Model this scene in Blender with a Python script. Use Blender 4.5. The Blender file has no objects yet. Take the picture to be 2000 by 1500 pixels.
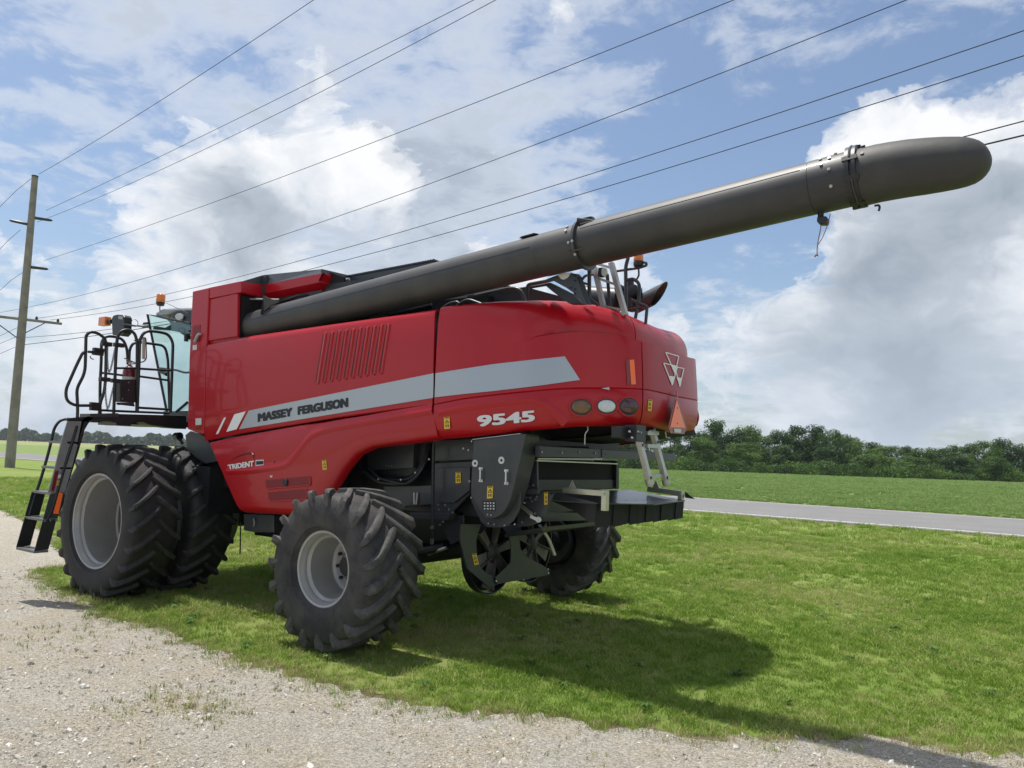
import bpy, bmesh, math, random
import numpy as np
from mathutils import Vector, Matrix
random.seed(7); rng = np.random.default_rng(7)
S = bpy.context.scene
# ------------------------------------------------------------------ camera
CAM = np.array([9.43, -7.22, 1.855]); FPX = 1500.0
_t, _p, _r = math.radians(34.9), math.radians(5.4), math.radians(2.0)
_right = np.array([math.cos(_t), math.sin(_t), 0]); _dep = np.array([-math.sin(_t), math.cos(_t), 0]); _up = np.array([0, 0, 1.])
_fw = _dep*math.cos(_p)+_up*math.sin(_p); _u = _up*math.cos(_p)-_dep*math.sin(_p)
_r2 = _right*math.cos(_r)+_u*math.sin(_r); _u2 = _u*math.cos(_r)-_right*math.sin(_r)
cd = bpy.data.cameras.new("camera"); cam = bpy.data.objects.new("camera", cd); S.collection.objects.link(cam)
cam.matrix_world = Matrix(((_r2[0], _u2[0], -_fw[0], CAM[0]), (_r2[1], _u2[1], -_fw[1], CAM[1]), (_r2[2], _u2[2], -_fw[2], CAM[2]), (0, 0, 0, 1)))
cd.sensor_width = 36; cd.lens = 27.0; cd.clip_start = .05; cd.clip_end = 9000
S.camera = cam
S.render.resolution_x = 1024; S.render.resolution_y = 768
# ------------------------------------------------------------------ sun, sky, exposure
SUN_EL, SUN_DIR = 73.5, Vector((-1.0, 0.02, 0))      # horizontal direction towards the sun
sd = bpy.data.lights.new("sun", 'SUN'); sun = bpy.data.objects.new("sun", sd); S.collection.objects.link(sun)
sd.energy = 4.8; sd.angle = math.radians(1.2); sd.color = (1, .965, .90)
el = math.radians(SUN_EL); h = SUN_DIR.normalized()*math.cos(el); to_sun = Vector((h.x, h.y, math.sin(el)))
sun.rotation_euler = to_sun.to_track_quat('Z', 'Y').to_euler()
W = bpy.data.worlds.new("World"); S.world = W; W.use_nodes = True
nt = W.node_tree; nt.nodes.clear()
def N(t, **k):
    n = nt.nodes.new(t)
    for a, b in k.items(): setattr(n, a, b)
    return n
L = lambda a, b: nt.links.new(a, b)
out = N('ShaderNodeOutputWorld'); bg = N('ShaderNodeBackground'); bg.inputs[1].default_value = .1
sky = N('ShaderNodeTexSky', sky_type='NISHITA'); sky.sun_disc = False; sky.sun_elevation = el
sky.sun_rotation = math.atan2(to_sun.x, to_sun.y); sky.air_density = 1.0; sky.dust_density = 1.6; sky.ozone_density = 2.0
tc = N('ShaderNodeTexCoord'); D = tc.outputs['Generated']
def vm(op, a, b=None):
    n = N('ShaderNodeVectorMath', operation=op)
    for i, x in enumerate((a, b)):
        if x is None: continue
        if isinstance(x, (tuple, list)): n.inputs[i].default_value = x
        else: L(x, n.inputs[i])
    return n
def mt(op, a, b=0., c=None, clamp=False):
    n = N('ShaderNodeMath', operation=op, use_clamp=clamp)
    for i, x in enumerate((a, b, c)):
        if x is None: continue
        if isinstance(x, (int, float)): n.inputs[i].default_value = x
        else: L(x, n.inputs[i])
    return n.outputs[0]
sep = N('ShaderNodeSeparateXYZ'); L(D, sep.inputs[0])
zz = mt('ADD', mt('MAXIMUM', sep.outputs[2], 0.), .16)
cp = vm('DIVIDE', D); cz = N('ShaderNodeCombineXYZ')
for i in range(3): L(zz, cz.inputs[i])
L(cz.outputs[0], cp.inputs[1])
P = cp.outputs[0]
def noise(vec, sc, det, rough, dist=0., off=(0, 0, 0)):
    n = N('ShaderNodeTexNoise'); n.inputs['Scale'].default_value = sc; n.inputs['Detail'].default_value = det
    n.inputs['Roughness'].default_value = rough; n.inputs['Distortion'].default_value = dist
    L(vm('ADD', vec, off).outputs[0], n.inputs['Vector']); return n.outputs[0]
def ray(u, v):
    d = np.array([(u-1000)/FPX, (750-v)/FPX, 1.0]); return d[0]*_r2+d[1]*_u2+d[2]*_fw
def spot(u, v, k, amt):
    d = ray(u, v); d = d/np.linalg.norm(d)
    dt = vm('DOT_PRODUCT', D, tuple(float(x) for x in d)).outputs['Value']
    return mt('MULTIPLY', mt('EXPONENT', mt('MULTIPLY', mt('SUBTRACT', dt, 1.0), k)), amt)
def ramp(x, pts, interp='EASE'):
    r = N('ShaderNodeValToRGB'); r.color_ramp.interpolation = interp; e = r.color_ramp.elements
    e[0].position, e[0].color = pts[0][0], tuple(pts[0][1])+(1,); e[1].position, e[1].color = pts[-1][0], tuple(pts[-1][1])+(1,)
    for p, c in pts[1:-1]:
        q = e.new(p); q.color = tuple(c)+(1,)
    L(x, r.inputs[0]); return r.outputs[0]
def mix(f, a, b):
    m_ = N('ShaderNodeMixRGB')
    for i, x in enumerate((f, a, b)):
        if isinstance(x, tuple): m_.inputs[i].default_value = x+(1,)
        else: L(x, m_.inputs[i])
    return m_.outputs[0]
# heaped cumulus, bright where the light from above reaches them, grey underneath
DS = vm('MULTIPLY', D, (1, 1, 1.55)).outputs[0]
warp = N('ShaderNodeTexNoise'); warp.inputs['Scale'].default_value = 6; warp.inputs['Detail'].default_value = 4; L(DS, warp.inputs['Vector'])
DW = vm('ADD', DS, vm('MULTIPLY', vm('SUBTRACT', warp.outputs['Color'], (.5, .5, .5)).outputs[0], (.14, .14, .14)).outputs[0]).outputs[0]
o3 = (4.3, 1.7, 9.2); big = noise(DW, 2.7, 12, .56, 0, o3)
up_s = noise(vm('ADD', DW, (0, 0, .075)).outputs[0], 2.7, 6, .5, 0, o3); dn_s = noise(DW, 2.7, 6, .5, 0, o3)
mot = noise(DW, 8.5, 9, .62, .2, (2, 6, 1)); cov = mt('ADD', big, mt('MULTIPLY', mt('SUBTRACT', mot, .5), .42))
for s_ in [(640, 240, 160, .13), (470, 330, 260, .07), (400, 470, 130, .09), (1820, 520, 60, .11), (1640, 640, 120, .06), (1500, 720, 60, .07), (1880, 170, 110, .13), (1700, 240, 400, .08), (150, 470, 120, .05), (1200, 620, 90, .07), (1950, 420, 200, .05),
           (1480, 200, 60, -.12), (1300, 330, 120, -.09), (640, 480, 500, -.12), (900, 330, 160, -.05), (1000, 80, 60, -.06), (150, 230, 50, -.10), (1560, 480, 500, -.14), (820, 90, 200, -.05), (1350, 520, 400, -.06)]:
    cov = mt('ADD', cov, spot(*s_))
maskA = ramp(cov, [(.535, (0, 0, 0)), (.565, (.55,)*3), (.63, (1,)*3)])
lit = mt('ADD', mt('MULTIPLY', mt('SUBTRACT', dn_s, up_s), 2.4), .5)
thick = mt('MULTIPLY', mt('SUBTRACT', cov, .585), 2.1, None, True)
shade = mt('SUBTRACT', mt('ADD', lit, mt('MULTIPLY', mt('SUBTRACT', mot, .5), 1.7)), thick, None, True)
colA = ramp(shade, [(.0, (3.6, 4.2, 5.0)), (.28, (5.2, 5.8, 6.6)), (.48, (7.9, 8.3, 8.9)), (.70, (9.9, 10.0, 10.2))], 'LINEAR')
# thin broken altocumulus above
p1 = noise(P, 1.15, 9, .60, .2, (3.1, 7.7, 0)); p2 = noise(P, 6.5, 7, .62, .3, (11, 3, 5)); covB = mt('ADD', mt('MULTIPLY', p1, .60), mt('MULTIPLY', p2, .42))
for s_ in [(300, 90, 40, .05), (1000, 100, 30, .07), (120, 230, 60, -.05), (1450, 60, 80, .02), (850, 420, 60, .05), (1300, 300, 120, -.04), (1550, 180, 90, -.06), (60, 270, 90, -.04), (1450, 520, 150, -.05), (560, 470, 300, -.06)]: covB = mt('ADD', covB, spot(*s_))
maskB = mt('MULTIPLY', ramp(covB, [(.455, (0, 0, 0)), (.54, (.55,)*3), (.62, (1,)*3)]), .88)
colB = ramp(covB, [(.45, (6.4, 7.1, 8.2)), (.55, (8.0, 8.4, 9.0)), (.62, (6.0, 6.6, 7.5)), (.72, (4.7, 5.3, 6.2))])
hz = ramp(sep.outputs[2], [(0.0, (1, 1, 1)), (.07, (.55,)*3), (.26, (0, 0, 0))])
skb = N('ShaderNodeMixRGB', blend_type='MULTIPLY'); skb.inputs[0].default_value = 1; L(sky.outputs[0], skb.inputs[1]); skb.inputs[2].default_value = (1.42, 1.42, 1.40, 1)
c0 = mix(maskB, skb.outputs[0], colB); c1_ = mix(maskA, c0, colA); c2_ = mix(mt('MULTIPLY', hz, .66), c1_, (5.6, 6.5, 7.7))
L(c2_, bg.inputs[0]); L(bg.outputs[0], out.inputs[0])
S.view_settings.view_transform = 'Standard'; S.view_settings.look = 'None'; S.view_settings.gamma = 1; S.view_settings.use_curve_mapping = False
S.view_settings.exposure = 0.0
# ------------------------------------------------------------------ measuring helpers (survey of the place from the photograph)
def at(u, v, Y): d = ray(u, v); return CAM+d*((Y-CAM[1])/d[1])
def atX(u, v, X): d = ray(u, v); return CAM+d*((X-CAM[0])/d[0])
def atZ(u, v, Z=0.): d = ray(u, v); return CAM+d*((Z-CAM[2])/d[2])
# ------------------------------------------------------------------ materials
def mat(name, col, rough=.5, metal=0., coat=0., noise_amt=0., noise_scale=8., col2=None, bump=0., bump_scale=60., emit=0., alpha=None, trans=0., spec=.5):
    m = bpy.data.materials.new(name); m.use_nodes = True; t = m.node_tree; b = t.nodes['Principled BSDF']
    b.inputs['Base Color'].default_value = tuple(col)+(1,); b.inputs['Roughness'].default_value = rough; b.inputs['Metallic'].default_value = metal
    b.inputs['Coat Weight'].default_value = coat; b.inputs['Coat Roughness'].default_value = .06; b.inputs['Transmission Weight'].default_value = trans
    b.inputs['Specular IOR Level'].default_value = spec
    if emit: b.inputs['Emission Color'].default_value = tuple(col)+(1,); b.inputs['Emission Strength'].default_value = emit
    if noise_amt or bump:
        tcn = t.nodes.new('ShaderNodeTexCoord')
    if noise_amt:
        n = t.nodes.new('ShaderNodeTexNoise'); n.inputs['Scale'].default_value = noise_scale; n.inputs['Detail'].default_value = 8; n.inputs['Roughness'].default_value = .65
        r = t.nodes.new('ShaderNodeMapRange'); r.inputs[1].default_value = .38; r.inputs[2].default_value = .68; r.inputs[4].default_value = noise_amt
        x = t.nodes.new('ShaderNodeMixRGB'); x.inputs[1].default_value = tuple(col)+(1,); x.inputs[2].default_value = tuple(col2 or [c*.5 for c in col])+(1,)
        t.links.new(tcn.outputs['Object'], n.inputs['Vector']); t.links.new(n.outputs[0], r.inputs[0]); t.links.new(r.outputs[0], x.inputs[0]); t.links.new(x.outputs[0], b.inputs['Base Color'])
    if bump:
        n = t.nodes.new('ShaderNodeTexNoise'); n.inputs['Scale'].default_value = bump_scale; n.inputs['Detail'].default_value = 6
        bp = t.nodes.new('ShaderNodeBump'); bp.inputs['Strength'].default_value = bump; bp.inputs['Distance'].default_value = .01
        t.links.new(tcn.outputs['Object'], n.inputs['Vector']); t.links.new(n.outputs[0], bp.inputs['Height']); t.links.new(bp.outputs[0], b.inputs['Normal'])
    return m
M = {}
M['red'] = mat('red_paint', (.41, .002, .009), .34, 0, .30, .5, 1.1, (.345, .006, .012), spec=.32, bump=.05, bump_scale=2.2)
M['redf'] = mat('red_paint_satin', (.36, .006, .012), .42, 0, .25, .3, 3, (.31, .016, .018))
M['grey'] = mat('dark_grey_paint', (.027, .031, .037), .42, 0, .15, .8, 3, (.050, .052, .053), .06, 20)
M['black'] = mat('black_frame_paint', (.008, .009, .012), .45, 0, .1, .5, 5, (.026, .027, .03))
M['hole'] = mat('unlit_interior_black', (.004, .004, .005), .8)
M['tube'] = mat('auger_grey', (.030, .031, .033), .50, 0, .06, 1., 2.2, (.052, .050, .047), .12, 7)
M['spout'] = mat('spout_rubber', (.036, .036, .036), .6, 0, 0, .9, 4, (.055, .051, .045), .2, 11)
M['rubber'] = mat('tyre_rubber', (.010, .010, .012), .66, 0, 0, .9, 4, (.028, .026, .025), .3, 45)
M['rubberd'] = mat('dusty_tyre_rubber', (.020, .020, .022), .76, 0, 0, 1., 4.5, (.068, .063, .058), .45, 38)
M['rubber_lug'] = mat('tyre_lug_rubber', (.018, .018, .019), .7, 0, 0, .9, 8, (.052, .049, .046), .5, 40)
M['rubberd_lug'] = mat('dusty_lug_rubber', (.034, .034, .034), .76, 0, 0, 1., 7, (.105, .098, .09), .55, 36)
M['rim'] = mat('silver_rim_paint', (.39, .39, .385), .40, .3, .1, .9, 2.2, (.33, .315, .285))
M['alu'] = mat('aluminium', (.50, .50, .49), .38, .6, 0, .6, 6, (.38, .37, .35))
M['zinc'] = mat('zinc_plate', (.55, .54, .44), .3, .75, 0, .6, 8, (.42, .42, .33))
M['bolt'] = mat('bolt_steel', (.42, .42, .42), .35, .8)
M['bolt_black'] = mat('dark_bolt', (.02, .02, .022), .5)
M['stripe'] = mat('silver_decal', (.40, .43, .46), .36, .65, .2)
M['white'] = mat('white_decal', (.78, .78, .77), .4)
M['chrome'] = mat('silver_badge_lettering', (.68, .68, .68), .45, .1)
M['curtain'] = mat('black_curtain_rubber', (.008, .008, .009), .7)
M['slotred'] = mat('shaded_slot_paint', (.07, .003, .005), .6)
M['red_shade'] = mat('red_recess_shade', (.20, .006, .01), .5)  # darker body red, paints in the shade inside a recess
M['twine'] = mat('faded_red_twine', (.30, .12, .09), .9)
M['steelw'] = mat('worn_steel', (.17, .155, .14), .55, .4, 0, .8, 9, (.09, .085, .08))
M['greyl'] = mat('worn_grey_plate', (.21, .21, .21), .5, 0, 0, .7, 5, (.14, .14, .14))
M['treadm'] = mat('grip_tread_metal', (.15, .15, .15), .45, .3)
M['chainm'] = mat('dull_chain', (.16, .155, .15), .5, .5)
M['black_ink'] = mat('black_decal', (.008, .009, .013), .4)
M['yellow'] = mat('yellow_warning_decal', (.75, .50, .03), .45)
M['orange'] = mat('orange_reflector', (1.0, .17, .03), .35, 0, .4)
M['dred'] = mat('dark_red_retroreflector', (.22, .02, .02), .35, 0, .4)
M['amber'] = mat('amber_lens', (.85, .22, .01), .12, 0, .6, trans=.25)
M['amberd'] = mat('dark_amber_lamp', (.16, .065, .006), .15, 0, .8, .9, 60, (.09, .04, .006))
M['redl'] = mat('dark_red_lamp', (.05, .006, .012), .12, 0, .8)
M['lampw'] = mat('clear_lamp', (.62, .66, .66), .18, .1, .8, .8, 50, (.45, .5, .5))
M['extred'] = mat('extinguisher_red', (.17, .009, .009), .3, 0, .4)
M['label'] = mat('pale_label', (.6, .6, .58), .5)
M['cream'] = mat('mirror_bracket_cream', (.55, .52, .42), .45)
M['cab'] = mat('cab_roof_grey', (.30, .31, .32), .4, 0, .2)
M['wood'] = mat('weathered_pole_wood', (.27, .245, .215), .9, 0, 0, .9, 1.2, (.17, .15, .125), .8, 8)
M['wire'] = mat('wire_black', (.02, .02, .022), .6)
M['insul'] = mat('insulator_polymer', (.03, .028, .03), .4)
M['bark'] = mat('bark', (.09, .075, .06), .9, 0, 0, .8, 4, (.05, .04, .03))
g = bpy.data.materials.new('green_tinted_glass'); g.use_nodes = True; t = g.node_tree; b = t.nodes['Principled BSDF']
tr = t.nodes.new('ShaderNodeBsdfTransparent'); tr.inputs[0].default_value = (.80, .93, .90, 1); mxs = t.nodes.new('ShaderNodeMixShader'); gl = t.nodes.new('ShaderNodeBsdfGlossy')
gl.inputs['Roughness'].default_value = .02; mxs.inputs[0].default_value = .12
t.links.new(tr.outputs[0], mxs.inputs[1]); t.links.new(gl.outputs[0], mxs.inputs[2]); t.links.new(mxs.outputs[0], t.nodes['Material Output'].inputs[0]); M['glass'] = g
# ------------------------------------------------------------------ mesh helpers
COL = S.collection
def link(o, parent=None):
    COL.objects.link(o)
    if parent: o.parent = parent
    return o
def mesh(name, V, Fc, m, parent=None, smooth=False, solid=0., bevel=0., angle=35):
    me = bpy.data.meshes.new(name); me.from_pydata([tuple(map(float, v)) for v in V], [], Fc); me.materials.append(M[m] if isinstance(m, str) else m)
    bm = bmesh.new(); bm.from_mesh(me); bmesh.ops.remove_doubles(bm, verts=bm.verts, dist=1e-5); bmesh.ops.recalc_face_normals(bm, faces=bm.faces); bm.to_mesh(me); bm.free()
    if smooth:
        me.shade_smooth()
        try: me.set_sharp_from_angle(angle=math.radians(angle))
        except Exception: pass
    o = bpy.data.objects.new(name, me); link(o, parent)
    if solid:
        s = o.modifiers.new('solid', 'SOLIDIFY'); s.thickness = solid; s.offset = 0
        if smooth: e_ = o.modifiers.new('crisp_edges', 'EDGE_SPLIT'); e_.split_angle = math.radians(min(angle, 50))
    if bevel:
        b_ = o.modifiers.new('bevel', 'BEVEL'); b_.width = bevel; b_.segments = 2; b_.limit_method = 'ANGLE'; b_.angle_limit = math.radians(40)
    return o
def empty(name, parent=None, loc=(0, 0, 0)):
    o = bpy.data.objects.new(name, None); o.empty_display_size = .2; o.location = loc; return link(o, parent)
def tag(o, label=None, cat=None, group=None, kind=None):
    if label: o['label'] = label
    if cat: o['category'] = cat
    if group: o['group'] = group
    if kind: o['kind'] = kind
    return o
class MB:
    def __init__(s): s.V = []; s.F = []
    def add(s, V, Fc):
        k = len(s.V); s.V += [tuple(map(float, v)) for v in V]; s.F += [tuple(i+k for i in f) for f in Fc]; return s
    def box(s, lo, hi):
        x0, y0, z0 = lo; x1, y1, z1 = hi
        return s.add([(x0, y0, z0), (x1, y0, z0), (x1, y1, z0), (x0, y1, z0), (x0, y0, z1), (x1, y0, z1), (x1, y1, z1), (x0, y1, z1)], [(0, 3, 2, 1), (4, 5, 6, 7), (0, 1, 5, 4), (1, 2, 6, 5), (2, 3, 7, 6), (3, 0, 4, 7)])
    def prism(s, pts, d):
        pts = [np.array(p, float) for p in pts]; d = np.array(d, float); n = len(pts)
        return s.add(pts+[p+d for p in pts], [tuple(range(n)), tuple(range(2*n-1, n-1, -1))]+[(i, (i+1) % n, n+(i+1) % n, n+i) for i in range(n)])
    def tube(s, pts, r, n=10, caps=True, up=None):
        pts = [np.array(p, float) for p in pts]; k = len(pts); rs = r if isinstance(r, (list, tuple)) else [r]*k; V = []; prev = None
        for i in range(k):
            tdir = pts[min(i+1, k-1)]-pts[max(i-1, 0)]; tdir = tdir/(np.linalg.norm(tdir)+1e-12)
            if prev is None:
                a = np.array([0, 0, 1.]) if abs(tdir[2]) < .9 else np.array([1., 0, 0]); a = a-tdir*np.dot(a, tdir)
            else: a = prev-tdir*np.dot(prev, tdir)
            a = a/np.linalg.norm(a); prev = a; b_ = np.cross(tdir, a)
            for j in range(n):
                q = 2*math.pi*j/n; V.append(pts[i]+(a*math.cos(q)+b_*math.sin(q))*rs[i])
        Fc = [(i*n+j, i*n+(j+1) % n, (i+1)*n+(j+1) % n, (i+1)*n+j) for i in range(k-1) for j in range(n)]
        if caps: Fc += [tuple(range(n-1, -1, -1)), tuple(range((k-1)*n, k*n))]
        return s.add(V, Fc)
    def bar(s, p, q, w, h, upv=(0, 0, 1)):
        p = np.array(p, float); q = np.array(q, float); d = (q-p)/np.linalg.norm(q-p); a = np.array(upv, float); a = a-d*np.dot(a, d); a /= np.linalg.norm(a); b_ = np.cross(d, a)
        return s.prism([p+a*h/2+b_*w/2, p-a*h/2+b_*w/2, p-a*h/2-b_*w/2, p+a*h/2-b_*w/2], q-p)
    def disc(s, c, nrm, r, th, n=20, ry=None, upv=(0, 0, 1)):
        c = np.array(c, float); nn = np.array(nrm, float); nn /= np.linalg.norm(nn); a = np.array(upv, float); a = a-nn*np.dot(a, nn)
        if np.linalg.norm(a) < 1e-3: a = np.array([1., 0, 0])-nn*nn[0]
        a /= np.linalg.norm(a); b_ = np.cross(nn, a); ry = ry or r
        return s.prism([c+a*ry*math.cos(q)+b_*r*math.sin(q) for q in np.linspace(0, 2*math.pi, n, endpoint=False)], nn*th)
    def lathe(s, prof, c, axis='Y', n=48, closed=False):
        c = np.array(c, float); V = []; k = len(prof)
        for i in range(n):
            q = 2*math.pi*i/n
            for a, r in prof:
                if axis == 'Y': V.append(c+np.array([r*math.cos(q), a, r*math.sin(q)]))
                elif axis == 'X': V.append(c+np.array([a, r*math.cos(q), r*math.sin(q)]))
                else: V.append(c+np.array([r*math.cos(q), r*math.sin(q), a]))
        kk = k if closed else k-1
        return s.add(V, [(i*k+j, ((i+1) % n)*k+j, ((i+1) % n)*k+(j+1) % k, i*k+(j+1) % k) for i in range(n) for j in range(kk)])
    def build(s, name, m, parent=None, **k): return mesh(name, s.V, s.F, m, parent, **k)
def fillet(pts, rad, n=5):
    pts = [np.array(p, float) for p in pts]; o = [pts[0]]
    for i in range(1, len(pts)-1):
        a, b_, c = pts[i-1], pts[i], pts[i+1]; r1 = min(rad, np.linalg.norm(a-b_)*.49, np.linalg.norm(c-b_)*.49)
        p0 = b_+(a-b_)/np.linalg.norm(a-b_)*r1; p1 = b_+(c-b_)/np.linalg.norm(c-b_)*r1
        for t_ in np.linspace(0, 1, n): o.append(p0*(1-t_)**2+b_*2*t_*(1-t_)+p1*t_*t_)
    o.append(pts[-1]); return o
def pipe(name, pts, r, m, parent, rad=.08, n=10): return MB().tube(fillet(pts, rad), r, n).build(name, m, parent, smooth=True, angle=60)
# body plan: a curve of the side and tail wall seen from above, with s running from the front left corner round the tail
PL = [(0.0, -1.57), (1.5, -1.57), (3.0, -1.57), (4.2, -1.57), (4.7, -1.56), (5.1, -1.52), (5.45, -1.43), (5.78, -1.26), (6.06, -1.04), (6.26, -.85), (6.375, -.65), (6.425, -.34), (6.44, 0)]
PL = PL+[(x, -y) for x, y in PL[-2::-1]]
def catmull(P_, n=14):
    P_ = [np.array(p, float) for p in P_]; o = []
    for i in range(len(P_)-1):
        p0 = P_[max(i-1, 0)]; p1 = P_[i]; p2 = P_[i+1]; p3 = P_[min(i+2, len(P_)-1)]
        for k in range(n):
            t_ = k/n; o.append(.5*((2*p1)+(-p0+p2)*t_+(2*p0-5*p1+4*p2-p3)*t_**2+(-p0+3*p1-3*p2+p3)*t_**3))
    o.append(P_[-1]); return np.array(o)
PC = catmull(PL); SL = np.r_[0, np.cumsum(np.linalg.norm(np.diff(PC, axis=0), axis=1))]; SMID = SL[-1]/2
TG = np.gradient(PC, axis=0); TG /= np.linalg.norm(TG, axis=1)[:, None]; NI = np.stack([-TG[:, 1], TG[:, 0]], 1)     # inward normal
def surf(s, z, inset=0.):
    x = np.interp(s, SL, PC[:, 0]); y = np.interp(s, SL, PC[:, 1]); nx = np.interp(s, SL, NI[:, 0]); ny = np.interp(s, SL, NI[:, 1])
    return np.array([x+nx*inset, y+ny*inset, z])
def normal(s): return -np.array([np.interp(s, SL, NI[:, 0]), np.interp(s, SL, NI[:, 1]), 0.])
def hit(u, v, inset=0.):
    d = ray(u, v); Q = PC+NI*inset; rel = Q-CAM[:2]; cr = rel[:, 0]*d[1]-rel[:, 1]*d[0]; best = None
    for i in np.nonzero(np.sign(cr[:-1]) != np.sign(cr[1:]))[0]:
        f = cr[i]/(cr[i]-cr[i+1]); q = Q[i]*(1-f)+Q[i+1]*f; tt = np.dot(q-CAM[:2], d[:2])/np.dot(d[:2], d[:2])
        if tt > 0 and (best is None or tt < best[0]): best = (tt, SL[i]*(1-f)+SL[i+1]*f)
    if best is None: best = (7.3, SMID)
    return best[1], CAM[2]+best[0]*d[2]
def hp(u, v, inset=0.): s, z = hit(u, v, inset); return surf(s, z, inset)
def grid(name, Pts, m, parent, smooth=True, solid=0., bevel=0., angle=35):
    r, c = len(Pts), len(Pts[0]); V = [p for row in Pts for p in row]
    return mesh(name, V, [(i*c+j, i*c+j+1, (i+1)*c+j+1, (i+1)*c+j) for i in range(r-1) for j in range(c-1)], m, parent, smooth=smooth, solid=solid, bevel=bevel, angle=angle)
def quad_px(c4, nx=8, ny=2, off=.004):
    (a, b_, c, d) = [np.array(p, float) for p in c4]      # TL TR BR BL in photograph pixels
    return [[hp(*((a*(1-i/nx)+b_*i/nx)*(1-j/ny)+(d*(1-i/nx)+c*i/nx)*(j/ny)), -off) for i in range(nx+1)] for j in range(ny+1)]
def decal(name, c4, m, parent, nx=8, ny=2, off=.004): return grid(name, quad_px(c4, nx, ny, off), m, parent, smooth=True, solid=.002)
def text_px(name, txt, c4, m, parent, off=.007, bold=.03, place=None, th=.0):
    cu = bpy.data.curves.new(name, 'FONT'); cu.body = txt; cu.resolution_u = 3; cu.offset = 0
    o = bpy.data.objects.new(name, cu); COL.objects.link(o); dg = bpy.context.evaluated_depsgraph_get(); me = bpy.data.meshes.new_from_object(o.evaluated_get(dg))
    bpy.data.objects.remove(o); co = np.array([v.co[:] for v in me.vertices]); lo = co.min(0); hi = co.max(0); P_ = [tuple(p.vertices) for p in me.polygons]
    a, b_, c, d = [np.array(p, float) for p in c4]; V = []; F_ = []
    for n_, (dx, dy) in enumerate(((0, 0), (bold, 0), (-bold, 0), (0, bold*.7), (0, -bold*.7), (bold*.8, bold*.6), (-bold*.8, -bold*.6), (bold*.8, -bold*.6), (-bold*.8, bold*.6))):
        k = len(V)
        for x, y, _ in co:
            i = (x+dx-lo[0]+bold)/(hi[0]-lo[0]+2*bold); j = (hi[1]-y-dy+bold*.7)/(hi[1]-lo[1]+1.4*bold); q = (a*(1-i)+b_*i)*(1-j)+(d*(1-i)+c*i)*j; V.append(place(q[0], q[1], off+n_*.0003) if place else hp(q[0], q[1], -off-n_*.0003))
        F_ += [tuple(i+k for i in f) for f in P_]
    me = bpy.data.meshes.new(name); me.from_pydata([tuple(map(float, v)) for v in V], [], F_); me.materials.append(M[m]); ob = bpy.data.objects.new(name, me); link(ob, parent); ob['kind'] = 'stuff'
    return ob
# ------------------------------------------------------------------ ground
def gmat(name, cols, scales, bump=.3, bscale=40, rough=.95, extra=None):
    m = bpy.data.materials.new(name); m.use_nodes = True; t = m.node_tree; b = t.nodes['Principled BSDF']; b.inputs['Roughness'].default_value = rough; b.inputs['Specular IOR Level'].default_value = .2
    tcn = t.nodes.new('ShaderNodeTexCoord'); prev = None
    for i, (c, sc) in enumerate(zip(cols[1:], scales)):
        n = t.nodes.new('ShaderNodeTexNoise'); n.inputs['Scale'].default_value = sc; n.inputs['Detail'].default_value = 9; n.inputs['Roughness'].default_value = .68
        t.links.new(tcn.outputs['Object'], n.inputs['Vector'])
        r = t.nodes.new('ShaderNodeMapRange'); r.inputs[1].default_value = .42; r.inputs[2].default_value = .62; t.links.new(n.outputs[0], r.inputs[0])
        x = t.nodes.new('ShaderNodeMixRGB'); t.links.new(r.outputs[0], x.inputs[0])
        if prev is None: x.inputs[1].default_value = tuple(cols[0])+(1,)
        else: t.links.new(prev, x.inputs[1])
        x.inputs[2].default_value = tuple(c)+(1,); prev = x.outputs[0]
    t.links.new(prev, b.inputs['Base Color'])
    n = t.nodes.new('ShaderNodeTexNoise'); n.inputs['Scale'].default_value = bscale; n.inputs['Detail'].default_value = 8; n.inputs['Roughness'].default_value = .7
    bp = t.nodes.new('ShaderNodeBump'); bp.inputs['Strength'].default_value = bump; bp.inputs['Distance'].default_value = .03
    t.links.new(tcn.outputs['Object'], n.inputs['Vector']); t.links.new(n.outputs[0], bp.inputs['Height']); t.links.new(bp.outputs[0], b.inputs['Normal']); return m
M['field'] = gmat('crop_field_ground', [(.17, .245, .075), (.20, .27, .085), (.16, .21, .065)], [.35, 1.7], .8, 9)
M['lawn'] = gmat('lawn_ground', [(.15, .225, .038), (.185, .26, .05), (.22, .255, .075)], [1.1, .28], .9, 30)
M['straw'] = gmat('ripe_field', [(.28, .28, .12), (.22, .25, .10)], [.05], .3, 3)
M['dirt'] = gmat('bare_soil', [(.20, .155, .10), (.30, .25, .18), (.12, .09, .06)], [9, 3], .8, 50)
M['road'] = gmat('asphalt_road', [(.20, .198, .192), (.245, .24, .23), (.175, .173, .17)], [.4, 30], .15, 90, .85)
M['paint'] = mat('road_paint', (.72, .72, .70), .6, 0, 0, .5, 3, (.45, .45, .43))
m = gmat('gravel_drive', [(.47, .425, .35), (.56, .52, .44), (.50, .415, .29), (.58, .55, .48)], [.6, 1.5, 70], 1.0, 95); M['gravel'] = m
t = m.node_tree; b = t.nodes['Principled BSDF']; vo = t.nodes.new('ShaderNodeTexVoronoi'); vo.inputs['Scale'].default_value = 70; tcn = t.nodes.new('ShaderNodeTexCoord'); t.links.new(tcn.outputs['Object'], vo.inputs['Vector'])
hs = t.nodes.new('ShaderNodeSeparateColor'); t.links.new(vo.outputs['Color'], hs.inputs[0]); mr = t.nodes.new('ShaderNodeMapRange'); mr.inputs[3].default_value = .70; mr.inputs[4].default_value = 1.22; t.links.new(hs.outputs[0], mr.inputs[0])
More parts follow.
